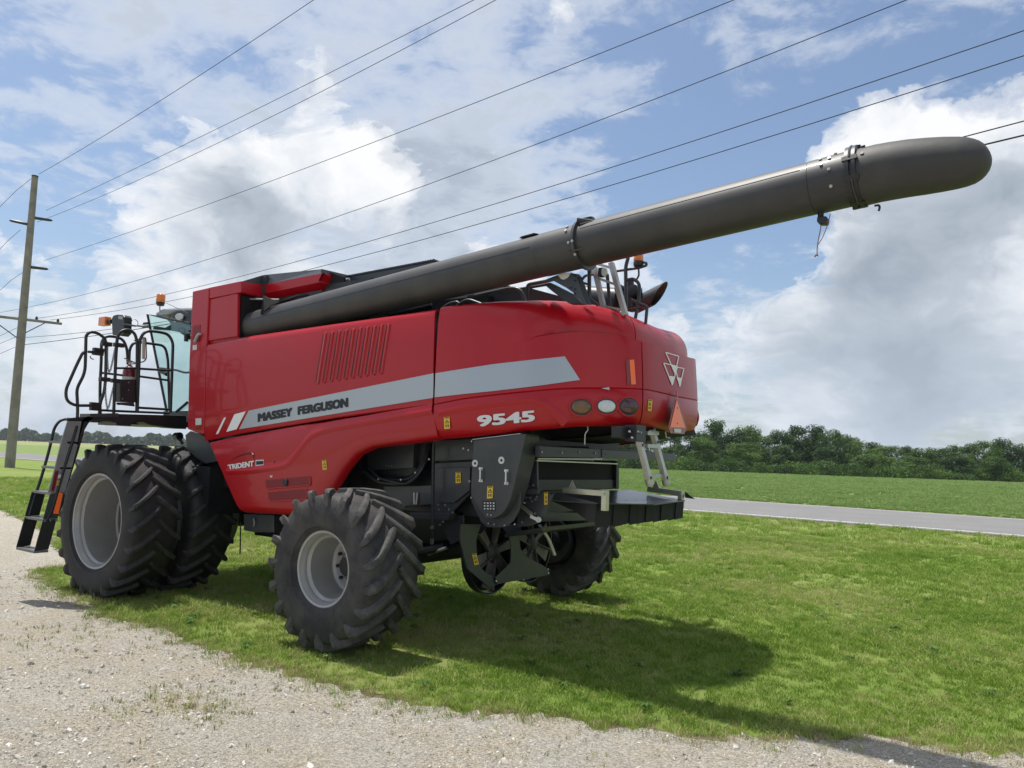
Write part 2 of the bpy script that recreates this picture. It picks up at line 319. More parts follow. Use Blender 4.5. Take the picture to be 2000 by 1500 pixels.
mm = t.nodes.new('ShaderNodeVectorMath'); mm.operation = 'SCALE'; src = b.inputs['Base Color'].links[0].from_socket; t.links.new(src, mm.inputs[0]); t.links.new(mr.outputs[0], mm.inputs['Scale']); t.links.new(mm.outputs[0], b.inputs['Base Color'])
bp2 = t.nodes.new('ShaderNodeBump'); bp2.inputs['Strength'].default_value = .8; bp2.inputs['Distance'].default_value = .012; bp2.invert = True; t.links.new(vo.outputs['Distance'], bp2.inputs['Height']); t.links.new(b.inputs['Normal'].links[0].from_socket, bp2.inputs['Normal']); t.links.new(bp2.outputs[0], b.inputs['Normal'])
def sheet(name, pts, z, m): return tag(mesh(name, [(p[0], p[1], z) for p in pts], [tuple(range(len(pts)))], m), kind='structure')
def roadY(x, near): return (20.95 if near else 31.9)-.078*x
sheet('ground', [(-5000, -5000), (5000, -5000), (5000, 5000), (-5000, 5000)], -.030, 'field')
LX0, LX1 = -140, 90
sheet('lawn', [(LX0, -60), (LX1, -60), (LX1, roadY(LX1, 1)-.15), (LX0, roadY(LX0, 1)-.15)], 0.0, 'lawn')
def strip(name, y0, y1, z, m, x0=-1500, x1=600): return sheet(name, [(x0, y0(x0)), (x1, y0(x1)), (x1, y1(x1)), (x0, y1(x0))], z, m)
strip('verge', lambda x: roadY(x, 1)-.6, lambda x: roadY(x, 0)+.7, .004, 'dirt')
strip('road', lambda x: roadY(x, 1), lambda x: roadY(x, 0), .020, 'road')
strip('road_edge_line', lambda x: roadY(x, 1)+.55, lambda x: roadY(x, 1)+.76, .026, 'paint')
o = strip('road_edge_line', lambda x: roadY(x, 0)-.50, lambda x: roadY(x, 0)-.35, .025, 'paint')
sheet('field', [(-2400, 120), (-130, 120), (-330, 560), (-2400, 560)], -.022, 'straw')
edge_px = [(80, 1112), (75, 1122), (90, 1140), (120, 1158), (165, 1176), (200, 1207), (250, 1216), (300, 1224), (360, 1255), (440, 1277), (500, 1300), (590, 1326), (725, 1362), (850, 1385), (950, 1398), (1050, 1396), (1215, 1425), (1400, 1446), (1550, 1446), (1650, 1446), (1700, 1441), (1760, 1452), (1824, 1461), (1880, 1476), (2000, 1473)]
EDGE = [atZ(u, v, 0)[:2] for u, v in edge_px]
EDGE = [(-60, 8.5), (-30, 4.6), (-13.3, 1.9), (-8, .6), (-4.5, -.7), (-3.3, -.9), (-2.6, -1.15), (-2.45, -1.4)]+[tuple(e) for e in EDGE]+[(10.6, -.9), (12.5, -.7), (16, -1.6), (30, -5)]
def jag(P_, amp, n):
    o = []; r_ = np.random.default_rng(3)
    for i in range(len(P_)-1):
        a = np.array(P_[i]); b_ = np.array(P_[i+1]); k = max(1, min(60, int(np.linalg.norm(b_-a)/n))); nn = np.array([-(b_-a)[1], (b_-a)[0]]); nn = nn/np.linalg.norm(nn)
        for j in range(k): o.append(a+(b_-a)*j/k+nn*r_.normal(0, amp)+(b_-a)/np.linalg.norm(b_-a)*r_.normal(0, amp*.4))
    o.append(np.array(P_[-1])); return o
GE = jag(EDGE, .045, .07); DE = jag([(x, y+.09) for x, y in EDGE], .09, .08)
sheet('bare_soil_strip', DE+[(30, -60), (-60, -60)], .005, 'dirt')
gravel = sheet('gravel_drive', GE+[(30, -60), (-60, -60)], .010, 'gravel')
GPOLY = np.array([tuple(p) for p in GE]+[(30, -60), (-60, -60)])
def inpoly(X, Y, Q):
    r_ = np.zeros(len(X), bool); j = len(Q)-1
    for i in range(len(Q)):
        xi, yi = Q[i]; xj, yj = Q[j]; c = ((yi > Y) != (yj > Y)) & (X < (xj-xi)*(Y-yi)/((yj-yi)+1e-12)+xi); r_ ^= c; j = i
    return r_
# ------------------------------------------------------------------ power pole and lines
def pole_pt(z): p0 = np.array([-46.25, 15.6, 0.]); p1 = np.array([-46.75, 15.65, 19.7]); return p0+(p1-p0)*z/19.7
pole = tag(empty('utility_pole', None), 'tall weathered wooden utility pole with a crossarm, standing across the lawn at the left', 'utility pole')
MB().tube([pole_pt(z) for z in (-.3, 5, 10, 15, 19.7)], [.30, .275, .25, .22, .19], 16).build('pole_shaft', 'wood', pole, smooth=True)
def PW(u, v, off=0.):
    d = ray(u, v); n = np.array([.08, 1, 0]); p0 = np.array([-48.7, 15.8+off, 0]); return CAM+d*(np.dot(p0-CAM, n)/np.dot(d, n))
arm_a = np.array(PW(-60, 609)); arm_b = np.array(PW(104, 632)); zc = (arm_a[2]+arm_b[2])/2; mid = pole_pt(10.0)
arm_d = np.array([.82, -.57, 0.])
A0 = np.array(atX(-48, 611, -48.6)); ctr = pole_pt(float(PW(44, 624)[2])); dd = arm_b-ctr; dd[2] = 0; L_ = 3.0
hb = np.array([.3, .95, 0.]); hb /= np.linalg.norm(hb)
MB().bar(ctr-hb*3.4+np.array([0, -.28, 0]), ctr+hb*2.55+np.array([0, -.28, 0]), .12, .16).build('crossarm', 'wood', pole)
for sgn in (-1, 1):
    MB().bar(ctr+hb*sgn*1.6+np.array([0, -.34, -.08]), pole_pt(ctr[2]-1.25)+np.array([0, -.28, 0]), .05, .06).build('arm_brace', 'insul', pole)
ATT = {}
for nm, (u, v, side) in dict(i1=(91, 411, 1), i2=(30, 452, -1), i3=(84, 510, 1)).items():
    z = float(PW(u, v)[2]); a = pole_pt(z); d_ = hb*side*.82+np.array([0, 0, .03])
    MB().tube([a, a+d_*.2, a+d_*.25, a+d_*1.35, a+d_*1.5], [.04, .04, .11, .09, .04], 10).build('post_insulator', 'insul', pole, smooth=True); ATT[nm] = a+d_*1.5
for u in (70, 99):
    z = float(PW(u, 624)[2]); MB().lathe([(0, 0), (0, .07), (.1, .09), (.2, .06), (.26, 0)], ctr+hb*(1.05 if u == 70 else 2.3)+np.array([0, -.28, .08]), 'Z', 10).build('pin_insulator', 'insul', pole, smooth=True)
MB().lathe([(-.02, 0), (-.02, .2), (.08, .21), (.1, 0)], pole_pt(19.7), 'Z', 12).build('pole_cap', 'insul', pole)
def wire(px, lbl, r=.012, back=None):
    pts = [PW(u, v) for u, v in px]
    P0 = pts[0]; P1 = pts[-1]
    # smooth quadratic (sag) through the surveyed points, run on past the frame
    X = np.array([p[0] for p in pts]); Z = np.array([p[2] for p in pts]); Y = np.array([p[1] for p in pts])
    fz = np.polyfit(X, Z, 2 if len(pts) > 2 else 1); fy = np.polyfit(X, Y, 1); xs = np.r_[np.linspace(P0[0], P1[0], 24), np.linspace(P1[0], P1[0]+16, 5)[1:]]
    line = [(x, np.polyval(fy, x), np.polyval(fz, x)) for x in xs]
    return tag(MB().tube(line, r, 6).build('power_line', 'wire', None, smooth=True), lbl, 'wire', 'overhead lines running from the pole towards the right')
wire([(76, 340), (300, 205), (612, 0)], 'steepest overhead line, leaving the very top of the pole', .014)
wire([(90, 411), (500, 214), (925, 0)], 'upper line of the close pair, from the topmost arm insulator')
wire([(72, 434), (500, 243), (968, 0)], 'lower line of the close pair, crossing the pole just below the topmost insulator')
wire([(86, 509), (700, 288), (1156, 115), (1425, 0)], 'overhead line from the third post insulator, alone between two bright clouds')
wire([(-120, 626), (0, 609), (360, 522), (1040, 285), (1768, 0)], 'longest overhead line, crossing the sky from the left edge to the top right')
wire([(70, 622), (360, 567), (693, 480), (1040, 375), (1456, 240), (2000, 62)], 'upper of the two lines from the crossarm, passing over the auger')
wire([(99, 625), (360, 582), (783, 480), (1040, 408), (1583, 240), (2000, 110)], 'lower of the two lines from the crossarm, just above the auger tube')
wire([(50, 659), (216, 643), (1878, 268), (2000, 237)], 'thin line clipped to the pole below the crossarm, behind the auger spout', .014)
wire([(48, 673), (168, 658), (1930, 283), (2000, 262)], 'thickest and lowest line, emerging behind the tip of the auger spout', .019)
def wire_l(px, lbl, r=.014):
    p = [np.array(PW(u, v)) for u, v in px]; d_ = p[-1]-p[0]; p.append(p[-1]+d_*.8)
    return tag(MB().tube(p, r, 6).build('power_line', 'wire', None, smooth=True), lbl, 'wire', 'overhead lines leaving the pole to the left')
wire_l([(62, 348), (30, 374), (0, 404)], 'line from the pole top dropping steeply to the left edge')
wire_l([(40, 449), (20, 466), (0, 486)], 'line leaving the left-hand post insulator towards the left edge')
wire_l([(45, 532), (22, 547), (0, 567)], 'line from the third insulator dropping to the left edge')
wire_l([(38, 638), (0, 656)], 'upper short line below the crossarm on the left')
wire_l([(36, 656), (0, 671)], 'middle short line below the crossarm on the left')
wire_l([(34, 676), (0, 691)], 'lowest short line left of the pole')
# ------------------------------------------------------------------ combine harvester
C_ = tag(empty('combine_harvester', None), 'large red combine harvester with dark grey unloading auger, parked on the lawn edge', 'combine harvester')
def curve(px, inset=0., win=.30):
    a = []
    for u, v in px:
        i_ = 0. if callable(inset) else inset
        for _ in range(4):
            s, z = hit(u, v, i_)
            if callable(inset): i_ = inset(s)
        a.append((s, z))
    a.sort(); s_ = np.array([q[0] for q in a]); z_ = np.array([q[1] for q in a])
    g_ = np.linspace(0, 2*SMID, 900); zz_ = np.interp(np.minimum(g_, 2*SMID-g_), s_, z_); k_ = max(1, int(win/(g_[1]-g_[0]))//2)
    ker = np.hanning(2*k_+1); ker /= ker.sum(); zz_ = np.convolve(np.pad(zz_, k_, 'edge'), ker, 'valid')
    return lambda s: float(np.interp(s, g_, zz_))
def sm(x): x = max(0., min(1., x)); return x*x*(3-2*x)
def Xof(s): return float(np.interp(min(s, 2*SMID-s), SL, PC[:, 0]))
def top_inset(s): X = Xof(s); return .03*sm((X-4.6)/.7)+.085*sm((X-5.45)/.5)+.04+.20*sm((X-4.6)/1.2)
zSeam = curve([(400, 863), (472, 847), (640, 819), (846, 790), (900, 779), (965, 771), (1040, 763.5), (1110, 758), (1180, 757.5), (1259, 760), (1318, 773)])
zBot = curve([(857, 856), (920, 850), (994, 843), (1040, 838), (1139, 830), (1241, 829), (1300, 838), (1330, 847)], .05)
zSh = curve([(853, 700), (940, 680), (1040, 660), (1100, 651), (1139, 648), (1190, 651.5), (1225, 657), (1250, 667), (1300, 683), (1330, 692)])
zTop = curve([(851, 603), (890, 598.5), (936, 593.5), (980, 590.5), (1023, 589), (1060, 588.5), (1098, 590), (1153, 596), (1200, 610), (1241, 628), (1285, 650)], top_inset, .5)
sA = hit(851, 700)[0]; sB = hit(1256, 760)[0]
def upper_rows(s, top=True):
    X = Xof(s); e = .085*sm((X-5.45)/.5); grow = sm((X-4.6)/.7); z0, z1, z2 = zSeam(s), zSh(s), zTop(s); R_ = []
    for a in (0., .015, .25, .5, .75, .93, 1.): R_.append((z0+.004+(z1-z0)*a, .012*(a < .01)+.03*a*grow))
    b0 = .03*grow; R_.append((z1+.012, b0+e*.8)); R_.append((z1+.022, b0+e)); ti = .04+.20*sm((X-4.6)/1.2)
    for a in (.15, .3, .45, .6, .72, .82, .9, .96, 1.): R_.append((z1+.022+(z2-z1-.022)*a, b0+e+ti*(1-math.sqrt(max(0, 1-a**2.4)))))
    R_.append((z2+.012*grow-.004*(1-grow), b0+e+ti+.03+.07*grow)); R_.append((z2+.018*grow-.02*(1-grow), b0+e+ti+.06+.30*grow))
    return R_
def lower_rows(s):
    z0, z1 = zBot(s), zSeam(s); return [(z0+(z1-.008-z0)*a, i) for a, i in ((0, .10), (.03, .055), (.10, .03), (.3, .008), (.6, 0), (.97, 0), (1, .012))]
def band(name, s0, s1, rows, m, n=40, solid=.022, parent=C_):
    cols = [[surf(s, z, i+solid/2+.001) for z, i in rows(s)] for s in np.linspace(s0, s1, n)]
    return grid(name, [list(c) for c in zip(*cols)], m, parent, solid=solid, angle=68)
rear_up = band('rear_side_panel', sA+.004, sB-.007, upper_rows, 'red', 60)
rear_lo = band('rear_skirt_panel', sA+.004, sB-.007, lower_rows, 'red', 60)
tail_up = band('tail_hood', sB+.007, 2*SMID-sB-.007, upper_rows, 'redf', 60)
tail_lo = band('tail_skirt', sB+.007, 2*SMID-sB-.007, lower_rows, 'redf', 60)
# front side panel and its skirt
def panel(name, cols, m, rows, parent=C_, sub=6, solid=.022):
    out = []
    for i in range(len(cols)-1):
        (ta, ba), (tb, bb) = cols[i], cols[i+1]
        for k in range(sub+(i == len(cols)-2)):
            f = k/sub; out.append((np.array(ta)*(1-f)+np.array(tb)*f, np.array(ba)*(1-f)+np.array(bb)*f))
    R_ = []
    for a, i in rows: R_.append([surf(*(lambda s, z: (s, z, i+solid/2+.001))(*hit(*(tp*a+bt*(1-a))))) for tp, bt in out])
    return grid(name, R_, m, parent, solid=solid, angle=50)
front_up = panel('side_panel', [((403.5, 671), (399.5, 860)), ((466, 659), (466, 846)), ((640, 633.7), (640, 817)), ((849, 604), (844, 790))], 'red',
    [(0, .012), (.01, 0), (.3, 0), (.6, 0), (.93, 0), (.975, .008), (.99, .022), (1, .05)])
skirt = panel('skirt_panel', [((409, 865), (468, 1000)), ((450, 856), (520, 1003)), ((495, 848), (566, 1006)), ((540, 840), (605, 1006)), ((585, 832), (653, 946)), ((630, 826), (672, 915)), ((675, 818), (696, 886)), ((715, 813), (727, 872)), ((790, 803), (807, 863)), ((844, 796), (855, 856))], 'red',
    [(0, .09), (.02, .045), (.05, .018), (.10, .004), (.2, 0), (.5, 0), (.8, 0), (.985, 0), (1, .012)])
for o_, nm in ((front_up, 'side_panel'), (skirt, 'skirt_panel')):
    c = o_.copy(); c.scale = (1, -1, 1); COL.objects.link(c); c.parent = C_
for s0, s1, rws in ((sA, sB, upper_rows), (sA, sB, lower_rows)):
    band('rear_side_panel' if rws is upper_rows else 'rear_skirt_panel', 2*SMID-s1+.007, 2*SMID-s0-.004, rws, 'red', 40)
# swage line ridges pressed in the skirts
def ridge(name, px, m, parent, up=.045, dn=.010, h_=.016):
    ctr = [hit(u, v) for u, v in px]; c = catmull(ctr, 5); tg = np.gradient(c, axis=0); tg /= np.linalg.norm(tg, axis=1)[:, None]; nn = np.stack([-tg[:, 1], tg[:, 0]], 1)
    if nn[:, 1].mean() < 0: nn = -nn
    rows = []
    for off, hh in ((up*1.9, -.002), (up, h_*.55), (dn+.02, h_), (dn, h_), (-.016, .001), (-.03, -.002)): rows.append([surf(c[i, 0]+nn[i, 0]*off, c[i, 1]+nn[i, 1]*off, -hh) for i in range(len(c))])
    return grid(name, rows, m, parent, smooth=True, angle=75)
ridge('swage_line', [(845, 806), (760, 820), (680, 834), (640, 842), (611, 853), (592, 873), (577, 893), (566, 906), (550, 914), (520, 918), (475, 923), (443, 924)], 'red', skirt)
ridge('swage_line', [(856, 810), (900, 801), (965, 791), (1005, 787), (1035, 785), (1056, 790), (1080, 806), (1103, 829)], 'red', rear_lo)
# grab handles on the skirt, the shade in each recess painted as flat darker red
for k, c4 in enumerate(([(519, 938), (606, 930), (607, 948), (520, 955)], [(523, 962), (600, 955), (600, 975), (526, 980)])):
    MB().prism([hp(*c4[0], -.004), hp(*c4[1], -.004), hp(*c4[2], -.004), hp(*c4[3], -.004)], (0, -.001, 0)).build('handle_recess_shade', 'red_shade', skirt)
    rim = fillet([hp(*p, -.003) for p in c4+[c4[0], c4[1]]], .03, 5)[4:-4]; MB().tube(rim, .010, 6).build('recess_rim', 'red', skirt, smooth=True)
MB().disc(hp(559, 942, .0), (0, -1, 0), .040, .022, 18).build('latch_knob', 'black', skirt, bevel=.004)
MB().disc(hp(531, 930.5, .0), (0, -1, 0), .022, .012, 14, .012).build('lock_button', 'chrome', skirt, bevel=.003)
MB().disc(hp(536, 902, 0), (0, -1, 0), .009, .008, 10).build('stud', 'black', skirt)
# louvres
for i in range(10):
    u0 = 633+i*13.75; v0 = 650.5-i*1.95; u1 = u0-15.5; v1 = v0+98.5-i*.25
    a = hp(u0, v0, -.001); b_ = hp(u1, v1, -.001); d_ = np.array([1, 0, 0.]); o3 = np.array([0, -1., 0])
    MB().add([a, a+d_*.036+o3*.013, b_+d_*.036+o3*.013, b_, a+d_*.046, b_+d_*.046, a+d_*.03+np.array([0, 0, .015]), b_+d_*.03-np.array([0, 0, .015])], [(0, 1, 2, 3), (1, 4, 5, 2), (0, 6, 1), (6, 4, 1), (3, 2, 7), (7, 2, 5)]).build('louvre', 'red', front_up)
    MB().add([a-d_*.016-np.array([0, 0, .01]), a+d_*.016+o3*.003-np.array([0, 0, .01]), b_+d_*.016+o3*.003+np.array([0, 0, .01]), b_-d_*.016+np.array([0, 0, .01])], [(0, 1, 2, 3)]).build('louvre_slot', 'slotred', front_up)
# stripe, lettering
decal('silver_stripe', [(486, 802), (847, 729), (846, 777), (467, 838.4)], 'stripe', front_up, 20, 3)
decal('stripe_segment', [(458, 809), (480, 803.4), (462, 838.4), (442, 843.5)], 'white', front_up, 2, 2)
decal('stripe_segment', [(437.5, 816), (441.5, 815), (426.5, 847), (421.5, 848.3)], 'white', front_up, 2, 2)
def rear_inset(s, z):
    X = np.interp(min(s, 2*SMID-s), SL, PC[:, 0]); grow = sm((X-4.6)/.7); a = (z-zSeam(s))/max(.05, zSh(s)-zSeam(s)); return .03*max(0, min(1, a))*grow
def hr(u, v, off=.005):
    i = 0.
    for _ in range(3): s, z = hit(u, v, i-off); i = rear_inset(s, z)
    return surf(s, z, i-off)
def wall(name, tops, bots, m, parent, k=6, nr=5, off=.006, fn=hr, solid=.002):
    rows = []
    for j in range(nr+1):
        f = j/nr; r_ = []
        for i in range(len(tops)-1):
            for q in range(k+(i == len(tops)-2)):
                g_ = q/k; a = np.array(tops[i], float)*(1-g_)+np.array(tops[i+1], float)*g_; b_ = np.array(bots[i], float)*(1-g_)+np.array(bots[i+1], float)*g_; p = a*(1-f)+b_*f; r_.append(fn(p[0], p[1], off))
        rows.append(r_)
    return grid(name, rows, m, parent, solid=solid)
wall('silver_stripe', [(850.5, 729), (900, 721), (965, 711), (1040, 702.5), (1103, 696)], [(849, 776), (905, 769.5), (965, 763.5), (1050, 753.5), (1133, 742)], 'stripe', rear_up)
text_px('lettering', 'MASSEY', [(503, 807.5), (571, 795.5), (571, 812.5), (503, 825)], 'black_ink', front_up, bold=.085)
text_px('lettering', 'FERGUSON', [(581, 794), (680, 776), (680, 795), (581, 811)], 'black_ink', front_up, bold=.085)
text_px('lettering', 'TRIDENT', [(444, 908), (496, 899.5), (495.5, 911), (446.5, 917)], 'white', skirt, bold=.05)
text_px('model_number', '9545', [(931, 812), (1045, 801), (1045, 823), (932, 834)], 'chrome', rear_lo, bold=.05, off=.010)
ar = [(450, 899), (465, 891), (480, 886), (492, 885.5), (495, 888), (495.5, 897)]
MB().tube([hp(u, v, -.004) for u, v in ar], [.001, .005, .007, .008, .006, .001], 6).build('swoosh_mark', 'black_ink', skirt)
def sticker(c4, parent, fn=hp, ink=True, base='yellow'):
    f = (lambda u, v, o: hp(u, v, -o)) if fn is hp else fn
    tl, tr_, br, bl = [np.array(p, float) for p in c4]
    def P(i, j, o): q = (tl*(1-i)+tr_*i)*(1-j)+(bl*(1-i)+br*i)*j; return f(q[0], q[1], o)
    o = MB().add([P(0, 0, .004), P(1, 0, .004), P(1, 1, .004), P(0, 1, .004)], [(0, 1, 2, 3)]).build('warning_label', base, parent, solid=.002)
    if ink:
        b_ = MB(); b_.add([P(.12, .03, .0065), P(.88, .03, .0065), P(.88, .11, .0065), P(.12, .11, .0065)], [(0, 1, 2, 3)])
        A = [(.5, .2), (.9, .52), (.1, .52)]; B = [(.5, .30), (.72, .47), (.28, .47)]
        for k in range(3):
            k2 = (k+1) % 3; b_.add([P(*A[k], .0065), P(*A[k2], .0065), P(*B[k2], .0065), P(*B[k], .0065)], [(0, 1, 2, 3)])
        b_.add([P(.47, .34, .0065), P(.53, .34, .0065), P(.53, .44, .0065), P(.47, .44, .0065)], [(0, 1, 2, 3)])
        for x0 in (.2, .56): b_.add([P(x0, .62, .0065), P(x0+.24, .66, .0065), P(x0+.2, .9, .0065), P(x0+.04, .84, .0065)], [(0, 1, 2, 3)])
        b_.build('pictogram', 'black_ink', o)
    return o
sticker([(867, 815), (878, 814), (879, 837), (868, 838)], rear_lo, hr)
sticker([(629, 899), (637, 898), (638.5, 917), (630.5, 918)], skirt)
sticker([(1266.5, 780), (1274, 781), (1272, 803), (1265, 802)], tail_lo, hr)
pl = decal('nameplate', [(499, 898.5), (515, 897.5), (515.5, 909), (499.5, 911)], 'label', skirt, 1, 1); decal('nameplate_print', [(500, 901), (514, 900), (514.5, 906.5), (500.5, 908)], 'black_ink', pl, 1, 1, .006)
# reflectors
wall('dark_reflector', [(1222, 702), (1229, 702)], [(1225, 750.5), (1232, 750)], 'dred', rear_up, 2, 2)
wall('orange_reflector', [(1229.5, 703), (1238.5, 702)], [(1233, 751), (1242, 750.5)], 'orange', rear_up, 2, 2)
MB().prism([hr(1176, 758, .005), hr(1190, 756, .02), hr(1190.5, 761, .02)], (0, 0, -.004)).build('panel_catch', 'bolt', rear_up)
# lamps in the rear skirt
def lamp(u, v, w, hgt, m, ring, rear=0.0):
    s, z = hit(u, v, 0); n = normal(s); c = surf(s, z, 0)
    b_ = empty('tail_lamp', C_)
    MB().disc(c-n*.01, n, w*.5+.032, .016, 28, hgt*.5+.032).build('lamp_surround', 'red', b_, bevel=.006)
    MB().disc(c-n*.004, n, w*.5+.012, .016, 28, hgt*.5+.012).build('bezel', ring, b_, bevel=.003)
    V = MB(); V.add([], []); k = 5; a = np.array([0, 0, 1.]); t_ = np.cross(n, a); rings = []
    for i in range(k):
        f = i/(k-1); rr = math.sqrt(max(0, 1-f*f)) if i < k-1 else .05
        rings.append([c+n*(.012+.016*f)+t_*math.cos(q)*rr*w*.5+a*math.sin(q)*rr*hgt*.5 for q in np.linspace(0, 2*math.pi, 28, endpoint=False)])
    P_ = [p for r_ in rings for p in r_]; Fc = [(i*28+j, i*28+(j+1) % 28, (i+1)*28+(j+1) % 28, (i+1)*28+j) for i in range(k-1) for j in range(28)]+[tuple(range((k-1)*28, k*28))]
    V.add(P_, Fc); V.build('lens', m, b_, smooth=True, angle=80); return b_
l1 = lamp(1135, 795, .175, .125, 'amberd', 'bolt_black'); l1['label'] = 'dark amber turn lamp'
l2 = lamp(1184.5, 793.5, .165, .115, 'lampw', 'bolt_black'); l2['label'] = 'clear white reversing lamp'
l3 = lamp(1228, 794, .170, .135, 'redl', 'bolt_black'); l3['label'] = 'dark red brake lamp'
for s_ in (l1, l2, l3):
    c = s_.copy(); COL.objects.link(c); c.parent = C_; c.scale = (1, -1, 1)
    for ch in s_.children: d_ = ch.copy(); COL.objects.link(d_); d_.parent = c
# emblem: three triangles in white lines
def seg(fnpx, a, b_, w):
    a = np.array(a, float); b_ = np.array(b_, float); d_ = (b_-a)/np.linalg.norm(b_-a); n = np.array([-d_[1], d_[0]])*w/2; k = 3; V = []
    for i in range(k+1):
        p = a*(1-i/k)+b_*i/k; V += [fnpx(*(p+n)), fnpx(*(p-n))]
    return V, [(2*i, 2*i+1, 2*i+3, 2*i+2) for i in range(k)]
em = MB(); zc_ = lambda x, y: (1080+x/6.25, 640+y/6.25); E3 = [[(1378, 302), (1536, 348), (1490, 560)], [(1352, 433), (1520, 472), (1458, 700)], [(1488, 476), (1598, 498), (1550, 718)]]
for T in E3:
    for i in range(3): em.add(*seg(lambda u, v: hr(u, v, .006), zc_(*T[i]), zc_(*T[(i+1) % 3]), 1.9))
for F3 in ([(1448, 452), (1512, 470), (1490, 562)], [(1418, 588), (1482, 596), (1458, 702)], [(1508, 604), (1574, 614), (1550, 722)]): em.add([hr(*zc_(*p), .0062) for p in F3], [(0, 1, 2)])
em.build('emblem', 'white', tail_up)
# slow vehicle triangle
sx = 6.50; T = [(1321, 776), (1309, 834.5), (1338.5, 836), (1335, 847), (1311, 845.5), (1306.5, 838), (1318.6, 776), (1323.6, 776), (1341.5, 837)]
smv = MB().prism([atX(u, v, sx) for u, v in [(1319, 776), (1324, 776), (1341.5, 835.5), (1336.5, 848), (1309.5, 846), (1305.5, 834)]], (-.004, 0, 0)).build('slow_vehicle_sign', 'dred', C_)
MB().prism([atX(u, v, sx+.003) for u, v in [(1321.6, 780), (1338, 835.5), (1308.6, 834.5)]], (.002, 0, 0)).build('orange_triangle', 'orange', smv)
MB().prism([atX(u, v, sx+.003) for u, v in [(1316.5, 837), (1330, 838), (1330, 845.5), (1317, 844.5)]], (.002, 0, 0)).build('printed_label', 'label', smv)
for v in (797, 827): MB().disc(atX(1323, v, sx+.005), (1, 0, 0), .006, .004, 10).build('bolt', 'bolt_black', smv)
MB().bar(atX(1322, 764, sx-.03), atX(1323, 790, sx-.012), .03, .006, (1, 0, 0)).build('sign_bracket', 'red', smv)
# front corner column, fuel door panel, header band
col = MB().prism([at(u, v, -1.57) for u, v in [(375.8, 569), (408.5, 561.5), (403, 671), (398, 849), (385, 845), (366, 838), (369.5, 700), (372.5, 640)]], (0, .35, 0)).build('corner_panel', 'red', C_, bevel=.012)
MB().prism([at(u, v, -1.574) for u, v in [(377, 637), (391, 634), (390, 667), (376, 669)]], (0, .006, 0)).build('mirror_recess_shade', 'red_shade' if 'red_shade' in M else 'hole', col)  # shade of the arm recess painted as a flat dark red patch
MB().tube([at(380, 668, -1.60), at(386, 655, -1.60), at(391, 652, -1.59)], .018, 8).build('grab_handle', 'cab', col, smooth=True)
for k_, (c4, mm_) in enumerate([([(376.5, 674.5), (384.5, 673.5), (384.5, 683), (376.5, 684)], 'label'), ([(382, 817.5), (393.5, 816.5), (393.5, 829.5), (382, 830.5)], 'label'), ([(382, 834), (391, 832.5), (391, 838), (383, 839)], 'amberd')]):
    MB().prism([at(u, v, -1.573) for u, v in c4], (0, -.002, 0)).build('small_label', mm_, col)
MB().prism([at(u, v, -1.565) for u, v in [(409.5, 561.3), (471, 548.7), (471, 570.5), (409, 583)]], (0, .30, 0)).build('header_panel', 'red', C_, bevel=.008)
MB().prism([at(u, v, -1.55) for u, v in [(409, 584.5), (464.5, 572), (463, 657), (404.5, 666)]], (0, .04, 0)).build('service_door', 'red', C_, bevel=.008)
MB().prism([at(u, v, -1.52) for u, v in [(404, 580), (467, 568), (466, 665), (404, 680)]], (0, .015, 0)).build('door_frame', 'redf', C_)
MB().box((.42, -1.50, 3.0), (float(at(469, 640, -1.5)[0]), -.9, 3.72)).build('auger_bay', 'hole', C_)
# grain tank with red flare and dark extension
Xf = float(at(474, 556, -1.54)[0]); a1 = at(474, 549.5, -1.54); a1b = at(474, 565, -1.54); b1 = atX(514, 556, Xf); b1b = atX(514, 572, Xf)
Y2 = float(b1[1]); c1 = at(633, 533, Y2); c1b = at(625, 549, Y2); X3 = float(c1[0]); d1 = atX(673, 543.5, X3); d1b = atX(667, 560, X3)
fl = MB(); fl.prism([a1, b1, b1b, a1b], (-.03, 0, 0)); fl.prism([b1, c1, c1b, b1b], (0, .03, 0)); fl.prism([c1, d1, d1b, c1b], (-.03, 0, 0))
fl.prism([b1b, c1b, c1b+np.array([-.12, .35, -.22]), b1b+np.array([0, .35, -.22])], (0, .0, -.012)); fl.prism([c1b, d1b, d1b+np.array([-.25, 0, -.25]), c1b+np.array([-.25, .35, -.25])], (0, .0, -.012)); fl.build('tank_flare', 'red', C_)
ex = MB(); ex.prism([b1+(0, .02, 0), c1+(0, .02, 0), at(629.5, 525.5, Y2+.08), at(515, 537, Y2+.08)], (0, .02, 0)); ex.prism([a1+(-.02, 0, 0), b1+(-.02, 0, 0), atX(515, 537, Xf-.03), atX(480, 547.5, Xf-.03)], (-.02, 0, 0))
ex.prism([c1+(-.02, 0, 0), d1+(-.02, 0, 0), atX(685, 538.5, X3-.03), atX(629.5, 525.5, X3-.03)], (-.03, 0, 0)); ex.build('tank_extension', 'grey', C_)
for dv in (3.5, 8.5): MB().disc(at(518, 540+dv, Y2+.05), (0, -1, 0), .008, .02, 8).build('bolt', 'bolt', C_); MB().disc(at(510, 541+dv, Y2+.02), (0, -1, 0), .008, .02, 8).build('bolt', 'bolt', C_)
zt = 3.12
MB().box((.35, Y2+.10, 1.2), (3.2, .98, float(b1b[2])+.02)).build('grain_tank', 'black', C_)
MB().box((.35, -1.5, 3.0), (.40, 1.5, 3.7)).build('tank_front_wall', 'black', C_)
MB().prism([at(u, v, Y2-.005) for u, v in [(511, 541), (518, 536.5), (519, 572), (511, 572)]], (0, .06, 0)).build('extension_post', 'grey', C_)
